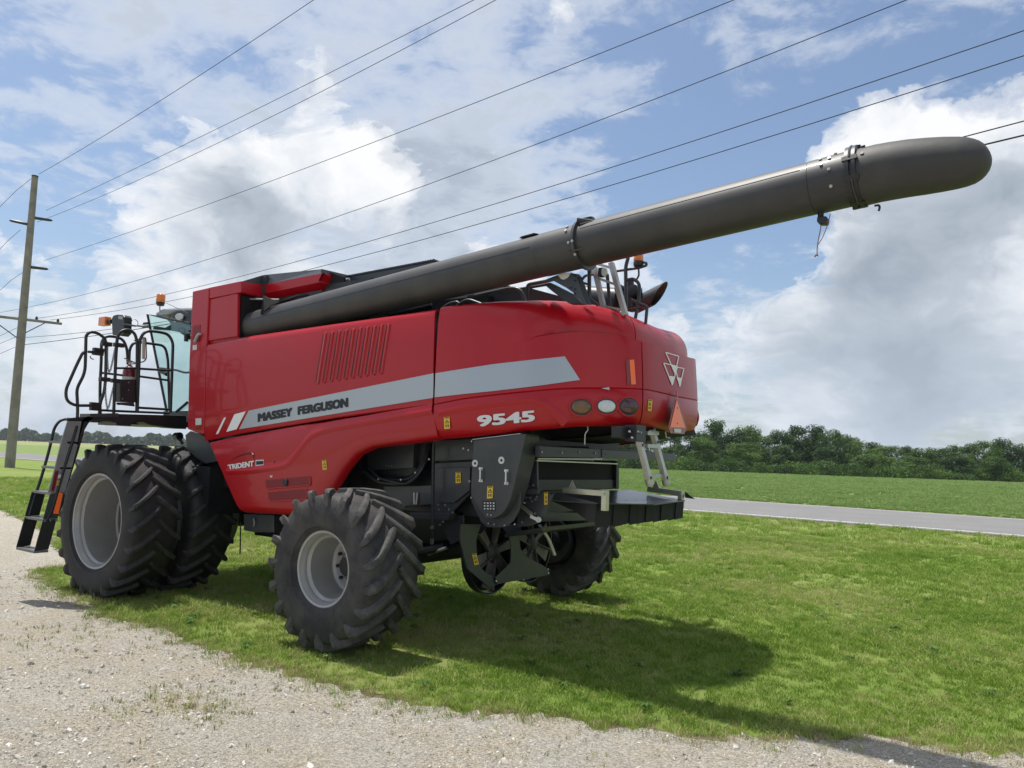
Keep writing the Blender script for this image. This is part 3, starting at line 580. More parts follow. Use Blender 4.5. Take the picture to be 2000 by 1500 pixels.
MB().prism([at(u, v, Y2+.12) for u, v in [(480, 552), (515, 541), (640, 530), (672, 541), (668, 600), (480, 600)]], (0, .03, 0)).build('tank_inner_wall', 'hole', C_)
cv = MB(); Yc = -.85; e0 = at(677, 541, Yc); e1 = at(846, 509.5, Yc)
cv.prism([e0, e1, e1-(0, 0, .5), e0-(0, 0, .6)], (0, 1.5, 0)); cvo = cv.build('tank_cover', 'grey', C_)
rb = MB()
for i in range(38):
    p = e0+(e1-e0)*i/37; rb.tube([p+(0, 0, .005), p+(0, 1.5, .005)], .020, 6)
rb.build('corrugated_ribs', 'black', cvo)
MB().tube([at(665, 560, -1.0), at(671, 550, -1.0), at(682, 545, -1.0)], .02, 8).build('hose_guard', 'alu', C_, smooth=True)
# unloading auger
QA = np.array([1.05, -1.295, 3.32]); QB = np.array([8.3, -1.44, 3.935]); QD = (QB-QA)/np.linalg.norm(QB-QA); RT = .195
def proj(P):
    q = np.array(P)-CAM; z = q@_fw; return 1000+FPX*(q@_r2)/z, 750-FPX*(q@_u2)/z
def ax(u):
    lo, hi = 0., 9.
    for _ in range(40):
        m_ = (lo+hi)/2
        if proj(QA+QD*m_)[0] < u: lo = m_
        else: hi = m_
    return lo
NU = np.array([0, 0, 1.])-QD*QD[2]; NU /= np.linalg.norm(NU); NV = np.cross(QD, NU)     # up and sideways of the tube
if NV[1] > 0: NV = -NV
au = empty('unloading_auger', C_)
s1, s2, s3, s4 = ax(1066), ax(1143), ax(1590), ax(1672)
def lathe_ax(prof, name, m, parent=au, n=40):
    V = []; k = len(prof)
    for i in range(n):
        q = 2*math.pi*i/n
        for s_, r_ in prof: V.append(QA+QD*s_+(NU*math.cos(q)+NV*math.sin(q))*r_)
    return mesh(name, V, [(i*k+j, ((i+1) % n)*k+j, ((i+1) % n)*k+j+1, i*k+j+1) for i in range(n) for j in range(k-1)], m, parent, smooth=True, angle=30)
lathe_ax([(0, .05), (0, RT-.012), (.35, RT-.012), (.352, RT), (s1-.004, RT), (s1-.004, RT-.006), (s1+.002, RT-.006)], 'inner_tube', 'tube')
lathe_ax([(s1, RT-.006), (s1, RT+.004), (s2-.03, RT+.004), (s2-.03, RT), (s3-.004, RT), (s3-.004, RT-.006), (s3+.002, RT-.006)], 'middle_tube', 'tube')
lathe_ax([(s3, RT-.006), (s3, RT+.003), (s4, RT+.003)], 'outer_sleeve', 'tube')
MB().tube(catmull([QA+QD*.1, QA+QD*-.12+(0, .02, -.05), QA+QD*-.22+(0, .10, -.22), QA+QD*-.24+(0, .15, -.6)], 5), .20, 24).build('elbow', 'black', au, smooth=True)
lathe_ax([(s2-.018, RT), (s2-.018, RT+.030), (s2-.008, RT+.034), (s2+.010, RT+.034), (s2+.014, RT)], 'clamp_ring', 'grey')
lathe_ax([(s4-.03, RT), (s4-.03, RT+.028), (s4-.005, RT+.028), (s4-.003, RT+.012), (s4+.014, RT+.012), (s4+.016, RT+.030), (s4+.040, RT+.030), (s4+.042, RT)], 'clamp_ring', 'black')
def axp(s_, ang, r_): q = math.radians(ang); return QA+QD*s_+(NU*math.cos(q)+NV*math.sin(q))*r_
def rad(ang): q = math.radians(ang); return NU*math.cos(q)+NV*math.sin(q)
for ds, an in ((-.10, 40), (-.09, 58), (-.05, 95), (.0, 95), (.0, 125)): MB().disc(axp(s2+ds, an, RT), rad(an), .013, .016+.02*(ds == 0), 8).build('bolt', 'bolt', au)
for ds, an in ((.09, 42), (.10, 62), (.155, 48), (.155, 80), (.155, 115), (.19, 30), (-.045+.42, 100)): MB().disc(axp(s3+ds, an, RT), rad(an), .012, .014, 8).build('bolt', 'bolt', au)
for an in (30, 62, 98, 135): MB().disc(axp(s4+.085, an, RT), rad(an), .014, .014, 8).build('bolt', 'tube', au)
for an in (5, 70, 108, 165, 185): MB().bar(axp(s4-.045, an, RT+.022), axp(s4+.055, an, RT+.022), .035, .018, rad(an)).build('clamp_bolt', 'bolt_black', au)
for an, a2 in ((20, 68), (110, 160)): MB().tube([axp(s4+.006, a_, RT+.028) for a_ in np.linspace(an, a2, 8)], .009, 6).build('clamp_rod', 'grey', au, smooth=True)
MB().prism([axp(s2-.01, 35, RT+.005), axp(s2+.16, 35, RT+.005), axp(s2+.02, 35, RT+.06)], rad(125)*.012).build('clamp_fin', 'grey', au)
MB().prism([axp(s2-.08, 118, RT), axp(s2+.10, 118, RT), axp(s2, 118, RT+.05)], rad(28)*.012).build('clamp_fin', 'grey', au)
MB().prism([axp(s2-.05, 10, RT+.0), axp(s2+.14, 10, RT+.0), axp(s2+.12, 10, RT+.03), axp(s2, 10, RT+.035)], rad(100)*.05).build('clamp_fin', 'black', au)
MB().prism([axp(s1-.22, 8, RT), axp(s1-.02, 8, RT), axp(s1-.05, 8, RT+.012), axp(s1-.19, 8, RT+.012)], rad(98)*.08).build('wear_patch', 'black', au)
MB().bar(axp(.4, 78, RT+.001), axp(s1-.05, 78, RT+.001), .006, .004, rad(78)).build('weld_seam', 'tube', au); MB().bar(axp(s2+.05, 60, RT+.001), axp(s3-.05, 60, RT+.001), .006, .004, rad(60)).build('weld_seam', 'tube', au)
# spout
SP = [(1672, 350, .200), (1690, 345, .203), (1715, 339, .202), (1740, 334.5, .200), (1775, 329, .196), (1810, 325, .190), (1842, 321.5, .182), (1872, 318.5, .171), (1890, 316.8, .160), (1904, 315, .146), (1915, 313, .128), (1924, 311.5, .104), (1931, 310, .074), (1935.5, 309, .042), (1937.5, 308.5, .012)]
cs = [at(u, v, -1.45) for u, v, r_ in SP]; sp = MB().tube(cs, [r_ for *_, r_ in SP], 36); spo = sp.build('spout', 'spout', au, smooth=True, angle=70)
# stop plate near the base of the tube
MB().prism([at(514, 577.5, -1.52), at(508.5, 614.5, -1.52), at(515, 608, -1.48), at(530, 596, -1.45), at(543, 589.5, -1.43)], (0, .02, 0)).build('stop_plate', 'grey', au)
MB().tube([at(466, 583.5, -1.42), at(545, 585, -1.3)], .010, 6).build('linkage_rod', 'alu', au)
MB().tube(catmull([at(530, 592, -1.2), at(560, 585, -1.2), at(585, 577, -1.2), at(600, 578, -1.15)], 5), .018, 8).build('hydraulic_hose', 'black', au, smooth=True)
# work light and dangling twine under the sleeve
wl = axp(s3+.06, 190, RT+.0); wlm = MB().tube([at(1603, 413, -1.43), at(1603, 424, -1.43)], .022, 10).build('work_lamp', 'black', au, smooth=True)
MB().prism([at(u, v, -1.47) for u, v in [(1595.5, 423), (1613, 421.5), (1615.5, 425), (1615, 433), (1612, 436), (1598, 436), (1595, 432)]], (0, .08, 0)).build('lamp_head', 'black', wlm, bevel=.008)
MB().lathe([(0, 0), (0, .032), (.012, .036), (.016, 0)], at(1602, 414, -1.43), 'Z', 14).build('lamp_base', 'grey', wlm)
tw = MB().tube(catmull([at(1604, 436, -1.43), at(1602, 450, -1.43), at(1598, 470, -1.43), at(1596, 486, -1.43), at(1596, 500, -1.43)], 4), .0035, 5); tw.tube(catmull([at(1622, 417, -1.43), at(1616, 440, -1.43), at(1606, 465, -1.43), at(1597, 478, -1.43)], 4), .003, 5); tw.tube([at(1591, 502, -1.43), at(1594, 498, -1.43), at(1598, 500, -1.43)], .006, 5)
tag(tw.build('dangling_twine', 'twine' if 'twine' in M else 'dred', None, smooth=True), 'thin reddish twine dangling from the auger sleeve', 'twine')
MB().tube(catmull([at(1708, 402, -1.45), at(1716, 401, -1.45), at(1718, 406, -1.45), at(1716, 412, -1.45)], 3), .008, 6).build('spring_hook', 'black', au, smooth=True)
# ------------------------------------------------------------------ engine deck
dk = MB(); dk.box((3.0, -1.15, 2.2), (5.2, 1.15, 3.18)); dk.build('engine_bay', 'black', C_)
MB().prism([(4.4, -.9, 3.18), (5.6, -.9, 3.18), (5.6, -.9, 3.42), (5.2, -.9, 3.55), (4.4, -.9, 3.55)], (0, 1.8, 0)).build('engine_cover', 'grey', C_)
MB().box((4.0, -1.0, 3.1), (4.75, .9, 3.5)).build('radiator_housing', 'black', C_)
P1 = lambda u, v, Y=-1.0: at(u, v, Y)
pipe('deck_rail', [P1(928, 578, -1.15), P1(1000, 562, -1.15), P1(1018, 566, -1.15), P1(1026, 590, -1.15)], .019, 'grey', C_, .1)
pipe('deck_rail', [P1(932, 580, -.85), P1(1000, 567, -.85), P1(1072, 555, -.85)], .016, 'grey', C_)
pipe('deck_rail', [P1(1031, 592, -1.05), P1(1030, 556, -1.05), P1(1068, 549, -1.05)], .019, 'grey', C_, .04)
pipe('deck_hose', [P1(868, 600, -1.1), P1(880, 592, -1.1), P1(893, 590, -1.1), P1(897, 594, -1.1)], .018, 'grey', C_, .1)
pipe('deck_hose', [P1(893, 598, -1.05), P1(908, 587, -1.05), P1(918, 586, -1.05), P1(940, 594, -1.05)], .018, 'grey', C_, .1)
# auger cradle
cr = MB(); Yk = -1.32
cr.prism([at(u, v, Yk) for u, v in [(1062, 553), (1068, 545), (1089, 537), (1093, 542), (1100, 546), (1109, 543), (1115, 534), (1120.5, 534), (1120.5, 572.5), (1106, 562), (1080, 548)]], (0, .02, 0))
cr.prism([at(u, v, Yk) for u, v in [(1120.5, 534), (1120.5, 579.5), (1134, 584), (1138, 594), (1145, 594), (1126, 540)]], (.03, .05, 0)); cro = cr.build('auger_cradle', 'grey', C_)
MB().prism([at(u, v, Yk+.12) for u, v in [(1062, 555), (1075, 552), (1120, 575), (1135, 592), (1110, 592), (1080, 570)]], (0, .1, 0)).build('cradle_arm', 'black', cro)
MB().prism([at(u, v, Yk-.003) for u, v in [(1090, 538), (1096, 545), (1101, 546), (1109, 542), (1114, 534), (1116, 532), (1090, 534)]], (0, .03, 0)).build('cradle_pad', 'label', cro)
for u, v in ((1123, 539), (1123, 548), (1123, 565), (1123, 573), (1115.5, 562)): MB().disc(at(u, v, Yk-.002), (0, -1, 0), .009, .003, 8).build('hole', 'hole', cro)
Yp = -.95
pipe('deck_post', [at(1151, 593, Yp), at(1151, 518, Yp)], .019, 'grey', C_)
pipe('deck_rail', [at(1129, 548, Yp), at(1150, 555, Yp)], .015, 'grey', C_)
pipe('deck_rail', [at(1136, 547, Yp+.2), at(1143, 538, Yp+.2), at(1159, 536, Yp+.2)], .014, 'grey', C_, .06)
pipe('deck_rail', [at(1145, 578, Yp), at(1168, 596, Yp)], .016, 'grey', C_)
Yl = -.72
ul = empty('deck_ladder', C_)
def stile(top, bot, Y, w, dpt, m='alu', parent=ul, nm='stile'):
    a, b_ = at(*top, Y), at(*bot, Y); d_ = (b_-a)/np.linalg.norm(b_-a); n = np.array([1., 0, 0])-d_*d_[0]; n /= np.linalg.norm(n)
    return MB().prism([a-n*w/2, a+n*w/2, b_+n*w/2, b_-n*w/2], (0, dpt, 0)).build(nm, m, parent, bevel=.004)
stile((1158, 520), (1177, 604), Yl, .040, .06); stile((1191, 512), (1219, 615), Yl, .046, .06)
for (a, b_) in (((1172, 545), (1203, 556)), ((1180, 598), (1212, 605)), ((1165, 515), (1193, 523))): MB().bar(at(*a, Yl+.03), at(*b_, Yl+.03), .035, .022).build('rung', 'alu', ul)
pipe('deck_post', [at(1186, 536, Yl+.05), at(1192, 606, Yl+.05)], .017, 'grey', C_)
MB().disc(at(1182, 532, Yl-.03), (.35, -1, -.2), .028, .07, 20, .042).build('work_lamp_head', 'lampw', C_, bevel=.004); MB().disc(at(1163, 527, Yl-.02), (-.35, -1, -.2), .024, .06, 20, .042).build('work_lamp_head', 'lampw', C_, bevel=.004)
MB().box(at(1168, 540, Yl)-(0, 0, 0), at(1178, 522, Yl)+(0, .06, 0)).build('lamp_mount', 'black', C_)
Ye = -.35
pipe('deck_post', [at(1223, 612, Ye), at(1222, 520, Ye), at(1227, 503, Ye)], .019, 'grey', C_, .06)
pipe('deck_rail', [at(1201, 530, Ye), at(1250, 523, Ye), at(1263, 518, Ye), at(1262, 513, Ye), at(1254, 512, Ye)], .014, 'grey', C_, .04)
bc = empty('beacon', C_); cb = at(1247, 520, Ye)
MB().lathe([(0, 0), (0, .048), (.03, .052), (.05, .046), (.052, 0)], cb, 'Z', 20).build('beacon_base', 'black', bc, smooth=True)
MB().lathe([(.05, .046), (.06, .05), (.13, .044), (.15, .03), (.155, 0)], cb, 'Z', 20).build('beacon_lens', 'amber', bc, smooth=True)
pipe('beacon_stem', [at(1247, 521, Ye), at(1248, 538, Ye), at(1244, 545, Ye), at(1241, 547, Ye)], .010, 'grey', bc, .05, 8)
pipe('deck_rail', [at(1225, 547, Ye), at(1236, 544, Ye), at(1249, 553, Ye), at(1249, 575, Ye), at(1241, 622, Ye)], .017, 'grey', C_, .08)
Yx = .15; exh = empty('exhaust', C_)
MB().tube([at(1141, 581, Yx), at(1144, 581, Yx), at(1210, 586, Yx), at(1213, 587, Yx)], [.09, .13, .13, .10], 20).build('muffler', 'grey', exh, smooth=True)
a, b_ = at(1238, 598, Yx), at(1288, 574, Yx); MB().tube([at(1215, 592, Yx), a], .07, 14).build('exhaust_pipe', 'black', exh, smooth=True)
d_ = (b_-a)/np.linalg.norm(b_-a); V = []; nseg = 20; up_ = np.array([0, 0, 1.]); up_ = up_-d_*np.dot(up_, d_); up_ /= np.linalg.norm(up_); sd_ = np.cross(d_, up_)
tp = MB()
for k_, (c_, sl_) in enumerate(((a, 0), (b_, .12))):
    for j in range(nseg): q = 2*math.pi*j/nseg; V.append(c_+(up_*math.cos(q)+sd_*math.sin(q))*.085+d_*sl_*math.cos(q))
tp.add(V, [(j, (j+1) % nseg, nseg+(j+1) % nseg, nseg+j) for j in range(nseg)]); tp.build('exhaust_tip', 'grey', exh, smooth=True, solid=.006)
MB().tube([at(1230, 600, Yx-.1), at(1230, 548, Yx-.1)], .045, 12).build('air_intake', 'black', C_, smooth=True)
MB().lathe([(-.07, 0), (-.06, .06), (.05, .065), (.07, 0)], at(1240, 568, Yx-.1), 'Y', 16).build('air_cleaner', 'black', C_, smooth=True)
MB().lathe([(-.07, 0), (-.06, .05), (.05, .05), (.07, 0)], at(1213, 566, Yx-.1), 'Y', 16).build('filter_cap', 'black', C_, smooth=True)
pipe('deck_rail', [at(1233, 586, Ye), at(1264, 599, Ye), at(1261, 632, Ye)], .016, 'grey', C_, .02); pipe('deck_rail', [at(1226, 604.5, Ye), at(1258, 600, Ye)], .013, 'grey', C_)
# ------------------------------------------------------------------ chassis and rear works
MB().box((.35, -1.30, 1.35), (3.0, 1.30, 3.0)).build('body_core', 'black', C_)
MB().box((.9, -.75, .72), (3.3, .75, 1.36)).build('chassis', 'black', C_)
MB().box((3.0, -1.05, 1.25), (4.9, 1.05, 2.25)).build('sieve_body', 'black', C_)
MB().box((4.3, -.95, 1.95), (5.3, .95, 2.2)).build('straw_hood_frame', 'black', C_)
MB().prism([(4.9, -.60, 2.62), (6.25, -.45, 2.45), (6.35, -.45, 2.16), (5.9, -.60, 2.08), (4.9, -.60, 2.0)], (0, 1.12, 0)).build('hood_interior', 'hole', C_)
MB().tube([(3.94, -2.0, .76), (3.94, -1.2, .80), (3.94, 1.2, .80), (3.94, 2.0, .76)], [.09, .11, .11, .09], 14).build('rear_axle', 'black', C_, smooth=True)
MB().tube([(0, -1.4, .91), (0, 1.4, .91)], .17, 16).build('front_axle', 'black', C_, smooth=True)
MB().tube([at(750, 1092, -1.3), at(866, 1068, -.95)], .045, 10).build('tie_rod', 'black', C_, smooth=True)
MB().box((.45, -1.50, 1.02), (.95, -.7, 1.6)).build('step_box', 'black', C_)
MB().prism([at(u, v, -1.35) for u, v in [(476, 1004), (535, 1006), (535, 1040), (500, 1040), (476, 1036)]], (0, .6, 0)).build('battery_box', 'grey', C_, bevel=.006)
pipe('handle', [at(495, 1012, -1.37), at(497, 1020, -1.38), at(496, 1028, -1.37)], .007, 'bolt', C_)
MB().tube([at(470, 1020, -1.3), at(469, 1082, -1.3)], .008, 6).build('earthing_rod', 'black', C_)
Yi = -1.16
def plate(name, px, Y, m='grey', th=.03, parent=C_, bevel=.004): return MB().prism([at(u, v, Y) for u, v in px], (0, th, 0)).build(name, m, parent, bevel=bevel)
plate('electrical_box', [(717, 869), (808, 867), (807, 914), (718, 918)], -1.12, 'grey', .2)
for u in (755, 760, 765): MB().disc(at(u, 910, -1.125), (0, -1, 0), .006, .005, 8).build('rivet', 'bolt', C_)
plate('frame_panel', [(845, 905), (923, 901), (922, 960), (880, 1003), (850, 1003), (846, 985)], Yi, 'grey', .03)
plate('frame_panel', [(846, 862), (924, 858), (924, 898), (845, 901)], Yi, 'grey', .03)
plate('inner_door', [(854, 914), (918, 912), (917, 958), (886, 982), (855, 982)], Yi-.03, 'grey', .02)
plate('lower_rail', [(800, 1001), (880, 1003), (874, 1016), (802, 1014)], Yi-.05, 'grey', .1)
plate('side_panel_inner', [(750, 950), (845, 948), (845, 985), (750, 992)], Yi+.02, 'grey', .03)
plate('guide_plate', [(870, 1008), (905, 1000), (907, 1050), (880, 1064), (866, 1035)], -1.05, 'grey', .02)
plate('side_deflector', [(905, 1000), (918, 978), (945, 1012), (950, 1030), (925, 1055), (905, 1050)], -.9, 'black', .02)
sticker([(890, 922), (900, 922), (900, 943), (890, 944)], C_, lambda u, v, o: at(u, v, Yi-.034-o), True)
strut = MB().tube([at(847, 866, Yi-.12), at(844, 1060, Yi-.12)], .017, 8).build('support_rod', 'black', C_, smooth=True)
for vv in (1030, 1055, 1060): MB().disc(at(845, vv, Yi-.14), (0, -1, 0), .018, .02, 8).build('rod_clamp', 'bolt', strut)
hs_ = random.Random(5)
for i in range(7):
    o = hs_.uniform(-6, 6); pipe('hydraulic_hose', [at(690+i*5, 918+o, -1.1-.02*i), at(740, 928+o+i*2, -1.1-.02*i), at(800, 934+i*2.4, -1.1-.02*i), at(826, 905+i*2, -1.1-.02*i), at(835+i*1.2, 868, -1.08)], .014+.004*(i % 3), 'black', C_, .25, 8)
for (u, v) in ((839, 897), (850, 900), (812, 923), (784, 937), (740, 936), (870, 986), (857, 986), (858, 995), (878, 995), (885, 1001), (866, 1019), (860, 1025), (906, 876), (916, 879), (835, 862), (918, 940)): MB().disc(at(u, v, Yi-.07), (0, -1, 0), .010, .012, 8).build('bolt', 'bolt', C_)
MB().tube([at(809, 962, Yi), at(809, 985, Yi)], .010, 6).build('latch_rod', 'alu', C_); MB().tube([at(815, 962, Yi), at(813, 985, Yi)], .008, 6).build('latch_rod', 'alu', C_)
for i in range(5): MB().disc(at(834+i*9, 1078.5-i*2.2, -1.0), (0, -1, 0), .012, .015, 8).build('fitting', 'bolt', C_)
MB().tube([at(836, 1082, -1.0), at(872, 1070, -1.0)], .02, 8).build('steering_cylinder', 'zinc', C_, smooth=True)
# big side shield, rounded at the bottom
Ys = -1.42
SH = [(924, 859.5), (1025.5, 847), (1026, 852), (1018, 890), (1010, 925), (1004, 950), (999, 968), (996, 979), (991, 989), (984, 1000), (974, 1008.5), (965, 1012.5), (955, 1014), (949, 1013), (944, 1009.5), (933, 992), (919.5, 966), (919.3, 951)]
shd = MB().prism([at(u, v, Ys) for u, v in SH], (0, .24, 0)).build('side_shield', 'grey', C_, bevel=.008)
SH2 = [(919, 960), (921, 980), (940, 1021), (952, 1030), (974, 1030.5), (990, 1028), (1002, 1018), (1012, 1000), (1016, 985), (1016, 960)]
plate('shield_back_plate', SH2, Ys+.10, 'grey', .02)
MB().bar(at(924, 858.5, Ys+.02), at(1018, 847, Ys+.02), .03, .006).build('shield_trim', 'alu', shd)
for u, v in ((928, 905), (979.5, 899)): MB().lathe([(0, .034), (-.004, .034), (-.004, .020), (-.006, .012), (-.004, 0)], at(u, v, Ys-.002), 'Y', 18).build('round_lock', 'label', shd); MB().disc(at(u, v, Ys-.006), (0, -1, 0), .013, .003, 10).build('lock_core', 'black', shd)
for u, v0, v1 in ((939, 916, 939), (989, 920, 944)):
    hd = MB().tube(fillet([at(u+2, v0, Ys), at(u-1, v0+1, Ys-.035), at(u-1.5, v1-1, Ys-.035), at(u, v1, Ys)], .03, 4), .0075, 8)
    for vv in (v0-.5, v1): hd.box(at(u, vv, Ys)-(.022, .003, .012), at(u, vv, Ys)+(.022, .0, .012))
    hd.build('pull_handle', 'chrome', shd, smooth=True)
fs = lambda u, v, o: at(u, v, Ys-o)
sticker([(952, 950), (963, 949), (962, 973), (951, 974)], shd, fs)
sticker([(942, 978), (967, 978), (967, 998), (943, 996)], shd, fs, False, 'black_ink')
pc = MB()
for r_ in range(3):
    for c_ in range(4):
        u, v = 945+c_*5.8, 981+r_*5.6; pc.add([fs(u, v, .008), fs(u+3.2, v+.2, .008), fs(u+2.4+(c_ % 2), v+3.4, .008), fs(u+.3, v+2.6, .008)], [(0, 1, 2, 3)])
pc.build('pictogram', 'label', shd)
for u, v in ((953, 1005), (960, 1006), (955, 1022), (966, 1024), (986, 1026), (1006, 1024), (922, 862), (921, 972)): MB().disc(at(u, v, Ys+.09 if v > 1010 else Ys), (0, -1, 0), .008, .01, 8).build('bolt', 'bolt', shd)
# plate behind the shield with hinge hardware
Yh = -1.10
plate('hinge_plate', [(1030, 880), (1048, 870), (1050, 955), (1066, 962), (1075, 966), (1083, 962), (1072, 985), (1063, 1012), (1050, 1022), (1030, 1028), (1010, 1028), (1010, 1000), (1020, 960)], Yh, 'grey', .025)
plate('hinge_block', [(1022, 954), (1053, 954), (1052, 966), (1024, 966)], Yh-.05, 'grey', .05, bevel=.01)
sticker([(1063, 962), (1070, 961), (1069.5, 985), (1063, 986)], C_, lambda u, v, o: at(u, v, Yh-.004-o))
for u, v in ((1029, 949), (1034, 951), (1042, 948), (1028, 972), (1036, 972), (1047, 975), (1040, 979), (1041, 900), (1035, 928), (1045, 878), (1047, 882), (1052, 1010), (1046, 1003), (1021, 1020), (1037, 896), (1040, 887), (1050, 970)): MB().disc(at(u, v, Yh-.002), (0, -1, 0), .011, .014, 8).build('bolt', 'bolt', C_)
MB().bar(at(1018, 981, Yh-.02), at(1026, 982.5, Yh-.02), .01, .01).build('split_pin', 'chrome', C_)
MB().bar(at(1018, 988, Yh-.03), at(1040, 1006, Yh-.03), .012, .035).build('adjusting_lever', 'zinc', C_); MB().bar(at(1036, 1008, Yh-.04), at(1052, 1016, Yh-.04), .01, .03).build('lever_end', 'chrome', C_)
MB().lathe([(-.01, .012), (-.01, .026), (.01, .026), (.01, .012)], at(1052, 1015, Yh-.04), 'Y', 12, closed=True).build('lever_eye', 'chrome', C_)
# cross beam and chute
Xb = 5.62
bm_ = MB().prism([atX(u, v, Xb) for u, v in [(1056, 871), (1176, 877), (1176, 894.5), (1056, 893)]], (-.06, 0, 0)).build('cross_beam', 'grey', C_, bevel=.004)
MB().prism([atX(u, v, Xb+.01) for u, v in [(1176, 877.5), (1319, 887), (1319.5, 901), (1176, 894)]], (-.06, 0, 0)).build('cross_beam', 'grey', C_, bevel=.004)
MB().prism([atX(u, v, Xb-.08) for u, v in [(1150, 872), (1245, 879), (1245, 886), (1150, 884)]], (-.3, 0, 0)).build('belt_guard', 'black', C_)
MB().bar(atX(1050, 896, Xb-.1), atX(1170, 897, Xb-.1), .02, .012).build('beam_edge', 'zinc', C_)
MB().bar(atX(1047, 899.5, Xb-.14), atX(1205, 906, Xb-.14), .02, .012).build('beam_edge', 'zinc', C_)
for u, v in ((1097, 884), (1131, 883), (1162, 885), (1181, 886), (1058, 883)): MB().disc(atX(u, v, Xb+.002), (1, 0, 0), .009, .008, 8).build('bolt', 'bolt', bm_)
Xc = 5.28
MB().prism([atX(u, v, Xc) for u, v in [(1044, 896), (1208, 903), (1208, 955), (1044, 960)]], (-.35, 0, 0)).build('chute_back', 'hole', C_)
MB().prism([atX(u, v, Xc+.02) for u, v in [(1047, 937), (1200, 937), (1201, 954), (1047, 958)]], (-.01, 0, 0)).build('chute_lip', 'black', C_)
MB().prism([atX(u, v, Xc+.05) for u, v in [(1204, 900), (1209, 900), (1209, 953), (1204, 953)]], (-.3, 0, 0)).build('chute_side', 'black', C_)
MB().prism([(4.8, -.62, 1.02), (5.25, -.62, 1.12), (5.25, .62, 1.12), (4.8, .62, 1.02)], (0, 0, .04)).build('chute_floor', 'grey', C_)
MB().prism([atX(u, v, 4.95) for u, v in [(1056, 1000), (1150, 1002), (1150, 1016), (1052, 1019)]], (-.02, 0, 0)).build('spreader_beam', 'grey', C_)
MB().prism([at(u, v, -.62) for u, v in [(1048, 878), (1056, 860), (1046, 838), (1040, 838), (1046, 862)]], (0, .03, 0)).build('brace', 'grey', C_)
# swath board
zt_ = 1.47; A_ = at(1077, 961, -.80); B_ = atZ(1169, 982, 1.455); Cc = atZ(1277, 984.5, 1.445); Dd = atZ(1338, 977, 1.455); E_ = (A_[0]+.05, .84, A_[2]); tb = MB()
tb.prism([A_, B_, Cc, Dd, E_], (0, 0, -.012)); tbo = tb.build('swath_board', 'grey', C_)
M['satin'] = mat('polished_black_steel', (.030, .033, .040), .36, .1, .3); tbo.data.materials[0] = M['satin']
MB().prism([A_, B_, B_-(0, 0, .012), A_-(.0, 0, .075)], (0, -.012, 0)).build('board_flange', 'grey', tbo)
for i in range(10):
    p = B_*(1-(i+.8)/10.5)+Dd*((i+.8)/10.5); MB().disc(p+(-.07, 0, .001), (0, 0, 1), .011, .006, 8).build('rivet', 'bolt_black', tbo)
def channel(a, b_, nm='side_guide'):
    o = MB().bar(a, b_, .05, .055).build(nm, 'zinc', tbo, bevel=.004)
    MB().box(b_-np.array([.03, .035, .16]), b_+np.array([.02, .035, .03])).build('guide_foot', 'zinc', o, bevel=.004)
    MB().tube([b_+(-.0, -.05, 0), b_+(0, .05, 0)], .014, 8).build('pivot_bolt', 'bolt', o)
    MB().prism([a+(.05, 0, .02), a+(.13, 0, .02), a+(.09, 0, .10)], (0, .012, 0)).build('guide_gusset', 'zinc', o)
channel(at(1101, 957, -.78), at(1183, 964, -.78)); channel(at(1266, 955, .72), at(1331, 964, .72))
MB().prism([at(1338, 972, .80), at(1338, 960, .80), at(1357, 975, .80)], (0, .01, 0)).build('board_tip', 'black', tbo)
# rubber curtain strips behind the board
Xr = float(Dd[0])-.03; N_ = 11
for i in range(N_):
    f0, f1 = i/N_, (i+1.08)/N_; p0 = B_*(1-f0)+Dd*f0; p1 = B_*(1-f1)+Dd*f1; dz = .195+.035*(1-f0)+random.uniform(-.008, .008)
    MB().prism([p0+(-.02-.012*(i % 2), 0, -.012), p1+(-.02-.012*(i % 2), 0, -.012), p1+(-.03-.012*(i % 2), 0, -dz), p0+(-.03, 0, -dz-.01)], (-.006, 0, 0)).build('curtain_strip', 'curtain', tbo)
MB().prism([at(u, v, -.72) for u, v in [(1077, 978), (1147, 984), (1170, 984), (1168, 1018), (1150, 1020), (1125, 1000)]], (0, .01, 0)).build('side_curtain', 'black', tbo)
# spinner discs with blades
Xd = 4.62
for k, (u, v, ru) in enumerate(((960, 1079, .37), (1036, 1062, .37))):
    c_ = atX(u, v, Xd); sp_ = empty('spinner', C_)
    MB().lathe([(-.02, .02), (-.02, .10), (.03, .11), (.05, .06), (.06, 0)], c_, 'X', 18).build('hub', 'bolt_black', sp_, smooth=True)
    MB().lathe([(-.06, 0), (-.06, .40)], c_, 'X', 28).build('back_plate', 'hole', sp_)
    for j in range(6):
        q = math.radians(12+60*j+k*20); e = np.array([0, math.cos(q), math.sin(q)]); f_ = np.array([0, -math.sin(q), math.cos(q)])
        MB().prism([c_+e*.05-f_*.03, c_+e*ru-f_*.055, c_+e*ru+f_*.09, c_+e*.05+f_*.04], (.018, 0, 0)).build('paddle', 'steelw', sp_, bevel=.003)
        MB().prism([c_+e*.06+f_*.035, c_+e*ru+f_*.085, c_+e*ru+f_*.085+(.07, 0, 0), c_+e*.06+f_*.035+(.05, 0, 0)], f_*.008).build('paddle_fin', 'steelw', sp_)
    MB().lathe([(-.07, .41), (.02, .41), (.02, .425), (-.07, .425)], c_, 'X', 36, closed=True).build('spinner_ring', 'black', sp_, smooth=True)
Xp = 4.80
def platex(name, px, X, m='grey', th=-.012, parent=C_): return MB().prism([atX(u, v, X) for u, v in px], (th, 0, 0)).build(name, m, parent)
